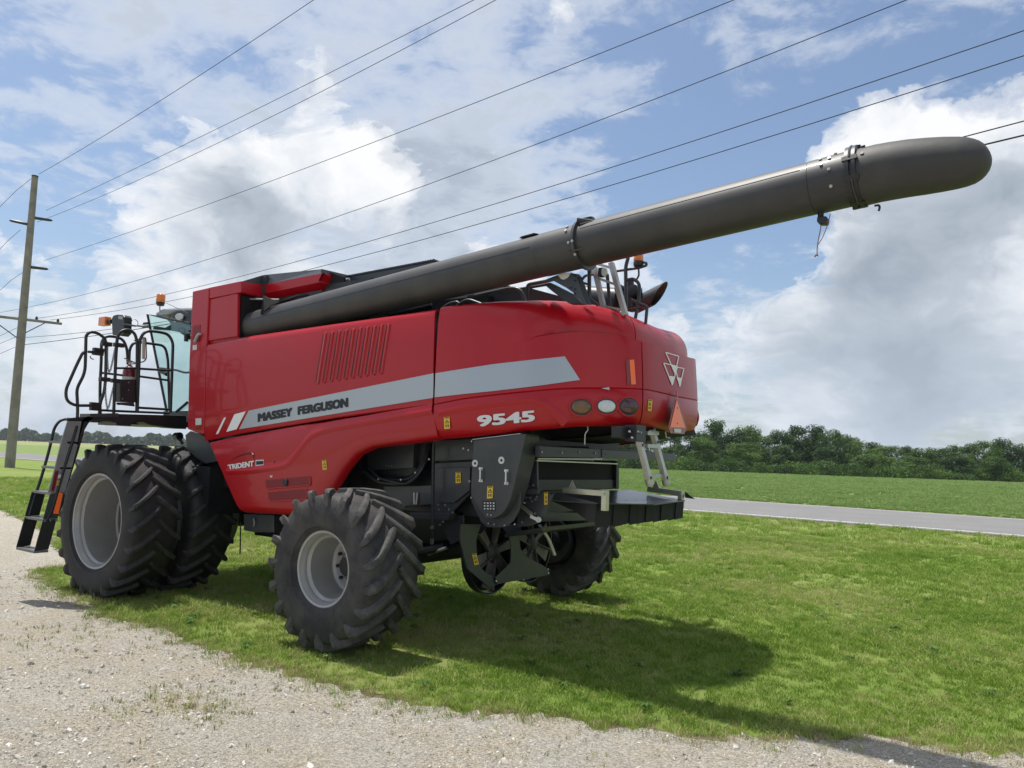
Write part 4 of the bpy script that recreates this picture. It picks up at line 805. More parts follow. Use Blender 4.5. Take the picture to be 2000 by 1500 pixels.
platex('divider_plate', [(978, 1024), (988, 1038), (995, 1049), (998, 1062), (998.4, 1075), (998, 1088), (997, 1099), (967.5, 1128), (971.7, 1140.8), (1073, 1122.7), (1072, 1112), (1055, 1101), (1031.5, 1089.6), (1021, 1079), (1016.5, 1070.4), (1015, 1058), (1015.5, 1044.8), (1018.7, 1024)], Xp, 'grey')
platex('spinner_housing', [(901, 1024), (899, 1053), (912, 1109), (926, 1122), (955, 1146), (974, 1141), (967.5, 1127), (950, 1119.5), (940, 1110), (932, 1090), (930, 1060), (934, 1040), (940, 1024)], Xp-.02, 'grey', -.02)
sticker([(922, 1082), (930, 1080.5), (935.5, 1102), (927, 1104)], C_, lambda u, v, o: atX(u, v, Xp-.02+o))
ap = catmull([(1052, 1025), (1063.6, 1041.6), (1073, 1058), (1083, 1085)], 4); MB().add([atX(u-2.5, v, Xp+.05) for u, v in ap]+[atX(u+2.5, v-1, Xp+.05) for u, v in ap], [(i, i+1, i+1+len(ap), i+len(ap)) for i in range(len(ap)-1)]).build('curved_guard', 'alu', C_, solid=.02)
for u, v in ((1070, 1112), (1071, 1119), (969, 1135), (1075, 1015)): MB().disc(atX(u, v, Xp+.002), (1, 0, 0), .010, .006, 8).build('bolt', 'chrome', C_)
# lower access ladder under the tail
ll = empty('access_ladder', C_); Xl = 6.42
def rail(a, b_, w, dpt, m, nm, parent, fn):
    p, q = fn(*a), fn(*b_); return p, q
for (a, b_) in (((1249, 846), (1273, 940)), ((1278, 838), (1305, 940))):
    p, q = atX(*a, Xl-.06), atX(*b_, Xl); d_ = (q-p)/np.linalg.norm(q-p); n = np.array([0, 1., 0])-d_*d_[1]; n /= np.linalg.norm(n)
    s_ = MB().prism([p-n*.030, p+n*.030, q+n*.030, q-n*.030], (-.05, 0, 0)).build('stile', 'alu', ll, bevel=.004)
    for f in (.25, .93): MB().prism([p*(1-f)+q*f+np.array([.002, -.012, -.014]), p*(1-f)+q*f+np.array([.002, .012, -.014]), p*(1-f)+q*f+np.array([.002, .012, .014]), p*(1-f)+q*f+np.array([.002, -.012, .014])], (.002, 0, 0)).build('stile_slot', 'hole', s_)
    MB().tube([q+d_*-.02+(-.025, 0, 0), q+d_*.035+(-.025, 0, 0), q+d_*.045+(-.025, 0, 0)], [.037, .037, .02], 14).build('foot_cap', 'alu', s_, smooth=True)
for a, b_ in (((1262, 846), (1284, 846)), ((1262, 871), (1287, 871.5)), ((1277, 929), (1302, 929.5))): MB().bar(atX(*a, Xl-.05), atX(*b_, Xl-.05), .035, .035).build('rung', 'alu', ll)
MB().box(atX(1243, 862, Xl-.02)-(.12, 0, 0), atX(1262, 832, Xl-.02)).build('ladder_latch', 'black', ll, bevel=.004)
MB().box(atX(1213, 855, Xl-.10)-(.1, 0, 0), atX(1244, 836, Xl-.10)).build('latch_bracket', 'black', ll, bevel=.004)
for u, v in ((1228, 843), (1245, 843), (1250, 845), (1233, 855)): MB().disc(atX(u, v, Xl-.015), (1, 0, 0), .010, .015, 8).build('bolt', 'bolt', ll)
MB().tube([atX(1299, 838, Xl-.1), atX(1301, 854, Xl-.1), atX(1308, 855, Xl-.1)], .008, 6).build('hook_rod', 'alu', C_)
MB().tube(catmull([at(1147, 830, -.9), at(1148, 840, -.9), at(1143, 848, -.9), at(1142, 868, -.9)], 4), .006, 6).build('release_cable', 'label', C_)
# ------------------------------------------------------------------ wheels
def tyre_parts(R, hw, rr, lh, n, lw, skew, mt_):
    Rc = R-lh; H = Rc-rr; prof = [(-.80*hw, rr-.01), (-.86*hw, rr+.01), (-.93*hw, rr+.12*H), (-.955*hw, rr+.13*H), (-.955*hw, rr+.16*H), (-.965*hw, rr+.22*H), (-1.0*hw, rr+.45*H), (-.985*hw, rr+.68*H), (-.93*hw, rr+.86*H), (-.84*hw, rr+.95*H), (-.6*hw, Rc-.004), (-.3*hw, Rc), (0, Rc+.002)]
    prof = prof+[(-y, r) for y, r in prof[-2::-1]]; b_ = MB(); b_.lathe(prof, (0, 0, 0), 'Y', 96)
    py = np.array([p[0] for p in prof]); pr_ = np.array([p[1] for p in prof])
    def Rat(y): return float(np.interp(y, py[7:-7], pr_[7:-7]))
    me_c = b_; lug = MB(); r_ = np.random.default_rng(2)
    def sp3(y, phi, r): return np.array([r*math.cos(phi), y, r*math.sin(phi)])
    for side in (-1, 1):
        for k in range(n):
            ph0 = 2*math.pi*(k+(.5 if side > 0 else 0))/n; st = []
            # stations from the centre line out over the shoulder and down the sidewall: (base y, base r, top y, top r, t)
            st = []
            for t_ in (0, .12, .3, .5, .7, .84): y = hw*(-.04+t_*1.0); st.append((y, Rat(y)-.014, y, R, t_, skew*t_**.85))
            bk = skew
            st += [(hw*.90, Rc-.03, hw*.93, R-.006, 1., bk*.93), (hw*.93, Rc-.05, hw*1.0, R-.030, 1., bk), (hw*.93, Rc-.075, hw*1.015, Rc-.045, 1., bk*1.03), (hw*.94, Rc-.10, hw*1.005, Rc-.08, .8, bk*1.04), (hw*.96, Rc-.13, hw*.985, Rc-.115, .5, bk*1.04)]
            V = []
            for i, (yb, rb_, yt, rt, t_, bk_) in enumerate(st):
                a0 = st[max(0, i-1)]; a1_ = st[min(len(st)-1, i+1)]; dy = (a1_[2]-a0[2]); dp = -(a1_[5]-a0[5]); l_ = math.hypot(dy, dp)+1e-9; ny, nph = -dp/l_, dy/l_
                if i >= 7: ny, nph = 0., 1.
                elif i == 6: ny, nph = ny*.5, 1.
                wt = lw*(.5 if i > 0 else .38)*(1+.25*min(1, t_) if i < 8 else 1.25*(1 if i == 8 else .8 if i == 9 else .4)); wb = wt*1.35+.006; ph = ph0-bk_/R
                for w_, q_y, q_r in ((-wb, yb, rb_), (-wt, yt, rt-.004), (-wt*.65, yt, rt), (wt*.65, yt, rt), (wt, yt, rt-.004), (wb, yb, rb_)): V.append(sp3(side*(q_y+ny*w_), ph+nph*w_/R, q_r))
            m_ = len(st); lug.add(V, [(i*6+j, i*6+j+1, (i+1)*6+j+1, (i+1)*6+j) for i in range(m_-1) for j in range(5)]+[tuple(range(6)), tuple(range((m_-1)*6+5, (m_-1)*6-1, -1))])
    c = mesh('tyre', me_c.V, me_c.F, mt_, smooth=True, angle=50); me = c.data
    l_ = mesh('tread_lugs', lug.V, lug.F, mt_+'_lug', smooth=True, angle=28, bevel=0)
    me2 = l_.data; bpy.data.objects.remove(c); bpy.data.objects.remove(l_); return me, me2
def rim_mesh(name, prof, m, n=64):
    o = MB().lathe(prof, (0, 0, 0), 'Y', n).build(name, m, None, smooth=True, angle=32); me = o.data; bpy.data.objects.remove(o); return me
def inst(name, me, parent, loc=(0, 0, 0), rot=(0, 0, 0), sc=(1, 1, 1)):
    o = bpy.data.objects.new(name, me); link(o, parent); o.location = loc; o.rotation_euler = rot; o.scale = sc; return o
ty_f, lg_f = tyre_parts(.93, .300, .57, .046, 22, .038, .26, 'rubber')
ty_r, lg_r = tyre_parts(.735, .335, .35, .046, 19, .047, .32, 'rubberd')
h_ = .262
def rimprof(rr, y0, deep, hub, disc_hole=0.):
    return [(y0+.020, rr+.015), (y0, rr+.018), (y0-.006, rr+.008), (y0+.002, rr-.008), (y0+.03, rr-.016), (y0+.05, rr-.03), (y0+.075, rr-.032), (y0+.10, rr-.055), (deep-.05, rr-.062), (deep-.02, rr-.075), (deep-.01, rr-.10), (deep, rr-.11), (deep+.004, hub), (deep+.03, hub-.01), (deep+.03, 0)]
MB().lathe([(1.66, 0), (1.66, .30), (1.72, .33), (1.78, .32)], (3.94, 0, .765), 'Y', 32).build('rim_shade_disc', 'black', C_, smooth=True)  # added black disc that puts shade over the pale inner rim
MB().lathe([(1.50, 0), (1.50, .16), (1.66, .16)], (3.94, 0, .765), 'Y', 20).build('hub_reducer', 'black', C_, smooth=True)
rim_f = rim_mesh('rim', rimprof(.555, -.262, .24, .30)[:-7]+[(.24, .498), (.255, .478), (.27, .478), (.275, .497), (.62, .497), (.625, .0)], M['rim']); rim_r = rim_mesh('rim', rimprof(.335, -.275, .10, .17), M['rim'])
nut = MB().disc((0, 0, 0), (0, -1, 0), .017, .03, 6).build('nut', 'bolt_black'); nut_me = nut.data; bpy.data.objects.remove(nut)
def wheel(name, X, Y, Z, fr, side, spin, label=None):
    w_ = empty(name, C_, (X, Y, Z)); 
    if label: w_['label'] = label
    a = (0, 0, 0); sc = (1, 1 if side < 0 else -1, 1)
    t1 = inst('tyre', ty_f if fr else ty_r, w_, (0, 0, 0), (0, spin, 0), sc); inst('tread_lugs', lg_f if fr else lg_r, t1)
    r_ = inst('rim', rim_f if fr else rim_r, w_, (0, 0, 0), (0, spin, 0), sc); k = 10
    for i in range(0 if fr else k):
        q = 2*math.pi*i/k+.2; R_ = .355 if fr else .19; inst('wheel_nut', nut_me, r_, (R_*math.cos(q), (.503 if fr else .100), R_*math.sin(q)))
    return w_
wheel('front_wheel', 0, -2.09, .91, True, -1, .05, 'outer dual wheel beside the steps'); wheel('front_wheel', 0, -1.33, .91, True, -1, .17, 'inner dual wheel')
wheel('front_wheel', 0, 2.09, .91, True, 1, .1); wheel('front_wheel', 0, 1.33, .91, True, 1, .2)
wheel('rear_wheel', 3.94, -2.01, .768, False, -1, .07, 'dusty wide rear wheel nearest the drive'); wheel('rear_wheel', 3.94, 2.01, .768, False, 1, .21)
# ------------------------------------------------------------------ platform, railings, ladder
Xq = 0.0
q_ = lambda u, v, X=Xq: atX(u, v, X)
pf = MB().prism([q_(176, 812), q_(215, 808), q_(364, 812), q_(364, 838), q_(335, 836), q_(290, 829), q_(280, 824), q_(236, 829), q_(215, 823), q_(172, 822)], (-.25, 0, 0)).build('platform', 'black', C_, bevel=.005)
MB().box((-1.6, -1.62, 2.10), (-.22, -1.0, 2.17)).box((-.46, -2.40, 2.10), (-.24, -1.63, 2.17)).build('platform_deck', 'black', C_)
MB().prism([q_(172, 813), q_(182, 815), q_(172, 828), q_(164, 842), q_(158, 862), q_(150, 870), q_(155, 845), q_(160, 820)], (-.05, 0, 0)).build('gusset', 'black', C_)
MB().prism([q_(176, 808, .02), q_(232, 807, .02), q_(232, 815, .02), q_(176, 815, .02)], (-.25, 0, 0)).build('threshold_plate', 'grey', C_, bevel=.004)
MB().prism([q_(131, 817), q_(176, 813), q_(174, 823), q_(131, 822)], (-.04, 0, 0)).build('platform_extension', 'black', C_)
MB().prism([q_(225, 822, .02), q_(258, 822, .02), q_(256, 832, .02), q_(229, 831, .02)], (-.3, 0, 0)).build('lock_housing', 'black', C_, bevel=.004)
rg = empty('railing', C_)
def rp(px, X, r=.0175, rad=.16, nm='rail'): return pipe(nm, [q_(u, v, X) for u, v in px], r, 'black', rg, rad)
rp([(150, 832), (152, 800), (150, 765), (152, 755), (166, 728), (167, 700), (168, 655), (176, 648), (190, 650), (207, 662), (207, 700), (206, 745), (203, 768), (196, 785), (194, 810)], -.02, .018, .1)
rp([(168, 686), (161, 690), (150, 712), (128, 762), (130, 783), (146, 792), (186, 792)], -.02, .018, .12, 'gate_rail'); rp([(172, 687), (190, 688)], -.02, .016)
rp([(196, 812), (195, 760), (198, 700), (198, 668), (206, 657), (222, 657), (240, 662), (248, 680), (250, 712)], -.25, .018, .14)
rp([(222, 810), (226, 700), (229, 660), (234, 648), (249, 643), (263, 650), (268, 668), (267, 806)], 0, .019, .14)
rp([(268, 806), (272, 700), (273, 662), (283, 647), (303, 647), (328, 652), (338, 668), (337, 700), (333, 806)], .01, .019, .16)
rp([(252, 714), (253, 683), (259, 671), (270, 668), (300, 672), (322, 675), (328, 700), (331, 800)], -.5, .018, .16)
rp([(197, 728), (240, 733)], -.25, .014); rp([(229, 719), (266, 719)], 0, .014); rp([(272, 720), (336, 724)], .01, .015); rp([(272, 735), (330, 743)], -.5, .015)
rp([(195, 801), (232, 803), (330, 807)], -.02, .015); rp([(268, 796), (333, 800)], .01, .016); rp([(228, 788), (262, 792)], .0, .013)
for u, v, X in ((208, 672, 0), (232, 674, 0), (204, 741, 0), (227, 744, 0), (192, 684, 0), (191, 690, 0), (186, 790, 0), (186, 798, 0)):
    p = q_(u, v, X); MB().box(p-(.03, .06, .025), p+(.03, .06, .025)).build('chain_bracket', 'black', rg, bevel=.004)
rp([(176, 695), (177, 700), (183, 702)], 0, .006, .03, 'hook')
def chain(a, b_, sag, n, X):
    o = empty('safety_chain', rg); pts = []
    for i in range(n+1):
        f = i/n; u = a[0]*(1-f)+b_[0]*f; v = a[1]*(1-f)+b_[1]*f
        lo = sag; v = a[1]+(lo-a[1])*(f*2 if f < .72 else 0) if False else v; pts.append((u, v))
    return pts
def chain_path(px, n, X):
    p3 = [q_(u, v, X) for u, v in px]; seg_ = np.r_[0, np.cumsum([np.linalg.norm(p3[i+1]-p3[i]) for i in range(len(p3)-1)])]; b_ = MB()
    for i in range(n):
        s_ = seg_[-1]*(i+.5)/n; k = min(len(p3)-2, np.searchsorted(seg_, s_)-1); k = max(0, k); f = (s_-seg_[k])/(seg_[k+1]-seg_[k]); c = p3[k]*(1-f)+p3[k+1]*f; d_ = (p3[k+1]-p3[k])/np.linalg.norm(p3[k+1]-p3[k])
        sd = np.cross(d_, (1, 0, 0)) if i % 2 else np.array([1., 0, 0]); sd = sd/np.linalg.norm(sd); l_ = seg_[-1]/n*.75
        b_.tube([c+d_*l_*math.cos(q)+sd*.011*math.sin(q) for q in np.linspace(0, 2*math.pi, 9)], .0035, 5, caps=False)
    b_.build('safety_chain', 'chainm', rg, smooth=True)
chain_path([(210, 675), (209.5, 700), (211, 722), (213, 727), (216, 722), (220, 705), (226, 675)], 40, 0)
chain_path([(206, 744), (206, 770), (208, 790), (210, 799), (213, 793), (218, 770), (224, 746)], 40, 0)
# document box behind the railing and small mirror frame
MB().prism([q_(235, 741, .04), q_(265, 741, .04), q_(265, 786, .04), q_(234, 785, .04)], (-.10, 0, 0)).build('holder_box', 'black', rg, bevel=.006)
MB().prism([q_(236, 786, .04), q_(262, 786, .04), q_(262, 790, .04), q_(238, 791, .04)], (-.10, 0, 0)).build('holder_base', 'grey', rg)
for u, v in ((251, 747), (251, 762), (239, 779)): MB().disc(q_(u, v, .042), (1, 0, 0), .008, .005, 8).build('bolt', 'bolt', rg)
fe = tag(empty('fire_extinguisher', None, (0, 0, 0)), 'small red fire extinguisher standing in a black holder on the cab platform rail', 'fire extinguisher')
fc = q_(251, 745, -.16); rr_ = .078
MB().lathe([(-.25, 0), (-.25, rr_), (.12, rr_), (.17, rr_*.85), (.20, rr_*.35), (.215, .02), (.215, 0)], fc, 'Z', 20).build('cylinder', 'extred', fe, smooth=True)
MB().lathe([(0.0, rr_+.002), (.055, rr_+.002)], fc+(0, 0, .0), 'Z', 20).build('band_label', 'label', fe, smooth=True)
MB().tube([fc+(0, 0, .21), fc+(0, 0, .25)], .018, 8).build('valve', 'bolt', fe); MB().bar(fc+(0, -.08, .29), fc+(0, .09, .24), .02, .010).build('lever', 'bolt', fe); MB().bar(fc+(0, -.03, .25), fc+(0, .09, .25), .02, .008).build('lever', 'bolt', fe)
mf = MB(); mf.tube(fillet([q_(262, 665, -.1), q_(285, 658, -.1), q_(286, 700, -.1), q_(282, 706, -.1), q_(258, 711, -.1)], .04, 4), .008, 8); mf.build('mirror_frame', 'grey', rg, smooth=True)
MB().prism([q_(279.5, 661, -.1), q_(284.5, 659, -.1), q_(284, 702, -.1), q_(279, 700, -.1)], (-.03, 0, 0)).build('mirror_edge', 'cream', rg, bevel=.004)
# ladder on the outside of the dual wheel
ld = empty('boarding_ladder', C_)
XR, XLd = 0.0, -.45
def side_plate(px, X, m='grey', nm='side_plate'): return MB().prism([atX(u, v, X) for u, v in px], (-.012, 0, 0)).build(nm, m, ld, bevel=.003)
MB().prism([atX(u, v, XR) for u, v in [(133, 820), (165, 820), (154, 862), (141, 912), (127, 962), (94, 962), (108, 912), (120, 862)]], (-.02, 0, 0)).build('back_plate', 'greyl', ld, bevel=.003)
MB().prism([atX(u, v, XR-.03) for u, v in [(165, 820), (172, 816), (154, 880), (128, 962), (124, 985), (112, 1012), (104, 1012), (126, 962)]], (-.03, 0, 0)).build('stringer', 'black', ld)
side_plate([(98, 965), (126, 962), (113, 1012), (84, 1014)], XR, 'grey')
side_plate([(84, 1016), (111, 1013), (95, 1073), (67, 1077)], XR, 'black', 'lower_side_plate')
lo_ = MB().prism([atX(u, v, XR)+np.array([-.45, 0, 0]) for u, v in [(84, 1016), (111, 1013), (95, 1073), (67, 1077)]], (-.012, 0, 0)).build('lower_side_plate', 'black', ld, bevel=.003)
MB().prism([atX(u, v, XR)+np.array([-.45, 0, 0]) for u, v in [(98, 965), (126, 962), (113, 1012), (84, 1014)]], (-.012, 0, 0)).build('side_plate', 'black', ld, bevel=.003)
for (uu, vv, w_) in ((67, 1076, 28), (86, 1014, 27), (100, 962, 27), (117, 912, 24), (131, 862, 23)):
    a = atX(uu, vv, XR); b_ = atX(uu+w_, vv-3, XR); wdt = b_-a; wdt[2] = 0
    MB().prism([a, a+wdt, a+wdt+np.array([-.455, 0, 0]), a+np.array([-.455, 0, 0])], (0, 0, -.028)).build('tread', 'treadm', ld, bevel=.003)
wall_ = MB().prism([atX(u, v, XR+.004) for u, v in [(115, 961), (122.5, 964), (114, 1004), (103.5, 1003)]], (.004, 0, 0)).build('orange_reflector', 'orange', ld)
MB().prism([atX(u, v, XR+.004) for u, v in [(108, 920), (114.5, 920), (105, 960), (100, 958)]], (.004, 0, 0)).build('red_reflector', 'extred', ld)
sticker([(112, 938), (118.5, 938), (116.5, 948), (110, 948)], ld, lambda u, v, o: atX(u, v, XR+.004+o)); MB().prism([atX(u, v, XR+.005) for u, v in [(114, 927), (123, 927), (122, 934), (113, 934)]], (.002, 0, 0)).build('small_label', 'label', ld)
for i in range(3): MB().disc(atX(87+i*11, 1018-i*1.2, XR+.002), (1, 0, 0), .009, .006, 8).build('bolt', 'bolt', ld)
pipe('handrail', [q_(150, 832), q_(142, 860), q_(128, 905), q_(112, 960), q_(100, 1000), q_(90, 1018)], .017, 'black', ld, .1)
pipe('handrail', [atX(135, 818, XLd), atX(118, 820, XLd), atX(106, 835, XLd), atX(96, 880, XLd), atX(80, 935, XLd), atX(66, 975, XLd), atX(56, 1010, XLd)], .017, 'black', ld, .14)
# ------------------------------------------------------------------ cab
cabo = empty('cab', C_)
MB().box((-1.35, -.80, 2.15), (.30, .80, 2.35)).build('cab_floor', 'black', cabo)
MB().box((-.2, -.78, 2.3), (.33, .78, 3.45)).build('cab_rear_wall', 'black', cabo)
Yg = -.98
gp = [at(u, v, Yg) for u, v in [(288, 614), (318, 620), (372, 632), (372, 800), (326, 806), (308, 715)]]
MB().prism(gp, (0, .008, 0)).build('door_glass', 'glass', cabo)
MB().tube([gp[2], gp[1], gp[0], gp[5], gp[4]], .018, 8).build('door_frame', 'black', cabo, smooth=True)
MB().tube([at(330, 622, -.9), at(345, 640, -.9), at(372, 660, -.9)], .03, 8).build('door_frame', 'black', cabo, smooth=True)
rf = MB(); rpx = [(303, 608), (318, 602), (340, 600.5), (380, 600), (380, 632), (350, 640), (336, 632), (322, 636), (304, 632)]
MB().prism([at(u, v, -.95) for u, v in [(302, 611), (316, 603), (340, 601), (385, 600), (385, 608), (338, 610), (322, 618), (304, 618)]], (0, 1.9, 0)).build('cab_roof', 'cab', cabo, bevel=.03)
MB().prism([at(u, v, -.98) for u, v in [(334, 612), (345, 606), (385, 605), (385, 640), (352, 630), (336, 625)]], (0, 1.9, 0)).build('roof_light_housing', 'black', cabo, bevel=.015)
MB().prism([at(u, v, -.93) for u, v in [(300, 636), (322, 640), (345, 626), (380, 640), (380, 655), (345, 648), (330, 645), (298, 643)]], (0, .06, 0)).build('roof_lip', 'grey', cabo, bevel=.01)
MB().disc(at(352.5, 619, -1.0), (.5, -1, -.1), .062, .04, 20, .048).build('work_lamp', 'lampw', cabo, bevel=.006)
pipe('grab_rail', [at(372, 646, -.95), at(356, 644, -.95), at(355, 650, -.95), at(372, 653, -.95)], .010, 'black', cabo, .03)
MB().lathe([(-.05, 0), (-.05, .03), (.05, .035), (.05, 0)], at(364, 660, -1.0), 'Z', 10).build('horn', 'black', cabo, smooth=True)
pipe('wiper_arm', [at(312, 719, -1.0), at(345, 723, -1.0), at(360, 728, -1.0), at(372, 727, -1.0)], .014, 'black', cabo, .05)
MB().tube([at(312, 724, -1.0), at(326, 731, -1.0)], .03, 8).build('door_handle', 'black', cabo, smooth=True)
MB().tube([at(345, 804, -1.0), at(366, 786, -1.0)], .02, 8).build('gas_strut', 'black', cabo, smooth=True)
MB().tube([at(325, 592, -1.0), at(368, 612, -1.0)], .004, 5).build('aerial', 'black', cabo)
bc = empty('beacon', cabo); cb = at(313, 597, -.95)
MB().lathe([(0, 0), (0, .05), (.03, .06), (.05, .066), (.052, 0)], cb, 'Z', 20).build('beacon_base', 'black', bc, smooth=True)
MB().lathe([(.05, .06), (.07, .066), (.16, .062), (.175, .045), (.178, 0)], cb, 'Z', 20).build('beacon_lens', 'amber', bc, smooth=True)
pipe('beacon_stem', [at(312, 597, -.95), at(312, 608, -.95), at(318, 616, -.95)], .011, 'alu', bc, .05, 8)
mir = empty('wing_mirror', cabo); Ym = -1.35
MB().prism([at(u, v, Ym) for u, v in [(217.5, 622), (221, 616), (228, 614), (240, 615), (243, 619), (242, 650), (236, 656), (219, 654)]], (0, .12, 0)).build('mirror_housing', 'black', mir, bevel=.012)
MB().prism([at(u, v, Ym-.006) for u, v in [(231, 617), (240, 618), (239, 624), (231, 623)]], (0, .008, 0)).build('mirror_glint', 'cab', mir)
MB().box(at(193.5, 636.5, Ym)-(0, .02, 0), at(208, 618, Ym)+(0, .08, 0)).build('turn_lamp', 'amber', mir, bevel=.01)
MB().tube([at(207, 628, Ym+.04), at(219, 628, Ym+.04)], .035, 8).build('lamp_arm', 'black', mir)
MB().tube([at(242, 633, Ym), at(292, 640, Ym)], .010, 8).build('mirror_arm', 'black', mir)
MB().lathe([(-.008, .05), (.0, .056), (.008, .05)], at(263, 631, Ym), 'X', 18).build('round_mirror_frame', 'black', mir, smooth=True)
MB().box(at(279, 634, Ym), at(287, 629, Ym)+(0, .03, 0)).build('clamp', 'black', mir); MB().box(at(277, 640, Ym), at(291, 634.5, Ym)+(0, .03, 0)).build('clamp', 'black', mir)
# things seen between tyre and body at the front
MB().lathe([(-.05, 0), (-.05, .05), (.05, .055), (.06, 0)], at(347, 852, -1.2), 'X', 14).build('front_lamp', 'black', C_, smooth=True)
MB().tube([at(349, 856, -1.2), at(356, 866, -1.2)], .02, 8).build('lamp_bracket', 'black', C_)
MB().prism([at(u, v, -1.45) for u, v in [(362, 850), (372, 842), (396, 850), (410, 866), (428, 900), (400, 905), (366, 880)]], (0, .5, 0)).build('inner_fender', 'grey', C_)
# ------------------------------------------------------------------ vegetation
def leafmat(name, c1, c2, c3, rough=.6, trans=.25):
    m = bpy.data.materials.new(name); m.use_nodes = True; t = m.node_tree; b = t.nodes['Principled BSDF']; b.inputs['Roughness'].default_value = rough; b.inputs['Specular IOR Level'].default_value = .25
    oi = t.nodes.new('ShaderNodeObjectInfo'); geo = t.nodes.new('ShaderNodeNewGeometry'); n = t.nodes.new('ShaderNodeTexNoise'); n.inputs['Scale'].default_value = .33; n.inputs['Detail'].default_value = 5
    t.links.new(geo.outputs['Position'], n.inputs['Vector']); r = t.nodes.new('ShaderNodeValToRGB'); e = r.color_ramp.elements
    e[0].position = .30; e[0].color = tuple(c1)+(1,); e[1].position = .72; e[1].color = tuple(c3)+(1,); q = e.new(.52); q.color = tuple(c2)+(1,)
    ad = t.nodes.new('ShaderNodeMath'); ad.operation = 'MULTIPLY_ADD'; t.links.new(oi.outputs['Random'], ad.inputs[0]); ad.inputs[1].default_value = .44; sb = t.nodes.new('ShaderNodeMath'); sb.operation = 'ADD'; sb.inputs[1].default_value = -.23
    t.links.new(n.outputs[0], sb.inputs[0]); t.links.new(sb.outputs[0], ad.inputs[2]); t.links.new(ad.outputs[0], r.inputs[0]); t.links.new(r.outputs[0], b.inputs['Base Color'])
    tl = t.nodes.new('ShaderNodeBsdfTranslucent'); t.links.new(r.outputs[0], tl.inputs[0]); mx_ = t.nodes.new('ShaderNodeMixShader'); mx_.inputs[0].default_value = trans
    t.links.new(b.outputs[0], mx_.inputs[1]); t.links.new(tl.outputs[0], mx_.inputs[2]); t.links.new(mx_.outputs[0], t.nodes['Material Output'].inputs[0]); return m
M['grass'] = leafmat('grass_blades', (.15, .255, .028), (.255, .365, .055), (.43, .42, .17), .55, .35)
M['tuft'] = leafmat('dry_tuft_blades', (.15, .19, .04), (.30, .28, .11), (.42, .36, .18), .6, .3)
M['crop'] = leafmat('crop_leaves', (.19, .30, .08), (.24, .34, .10), (.29, .38, .13), .55, .3)
M['leaf'] = leafmat('tree_leaves', (.026, .066, .008), (.055, .118, .014), (.10, .18, .026), .55, .25)
M['farleaf'] = leafmat('far_tree_leaves', (.04, .075, .025), (.05, .09, .03), (.065, .105, .035), .6, .2)
def clump(name, m, nb, h0, h1, wdt, spread, lean, seed, seg_=2):
    r_ = np.random.default_rng(seed); V = []; Fc = []
    for _ in range(nb):
        a = r_.uniform(0, 2*math.pi); rr = spread*math.sqrt(r_.uniform()); x, y = rr*math.cos(a), rr*math.sin(a); h = r_.uniform(h0, h1); w = wdt*r_.uniform(.6, 1.3)
        d = r_.uniform(0, 2*math.pi); dx, dy = math.cos(d), math.sin(d); l_ = h*lean*r_.uniform(.2, 1.2); b0 = len(V)
        f = r_.uniform(0, math.pi); wx, wy = math.cos(f)*w/2, math.sin(f)*w/2
        V += [(x-wx, y-wy, 0), (x+wx, y+wy, 0), (x-wx*.8+dx*l_*.3, y-wy*.8+dy*l_*.3, h*.6), (x+wx*.8+dx*l_*.3, y+wy*.8+dy*l_*.3, h*.6), (x+dx*l_, y+dy*l_, h)]
        Fc += [(b0, b0+1, b0+3, b0+2), (b0+2, b0+3, b0+4)]
    me = bpy.data.meshes.new(name); me.from_pydata(V, [], Fc); me.materials.append(M[m]); return bpy.data.objects.new(name, me)
def stone_me(seed):
    r_ = np.random.default_rng(seed); bm = bmesh.new(); bmesh.ops.create_icosphere(bm, subdivisions=1, radius=1)
    for v in bm.verts: v.co *= r_.uniform(.7, 1.25); v.co.z *= .6
    me = bpy.data.meshes.new('stone'); bm.to_mesh(me); bm.free(); me.materials.append(M['stone']); return bpy.data.objects.new('stone', me)
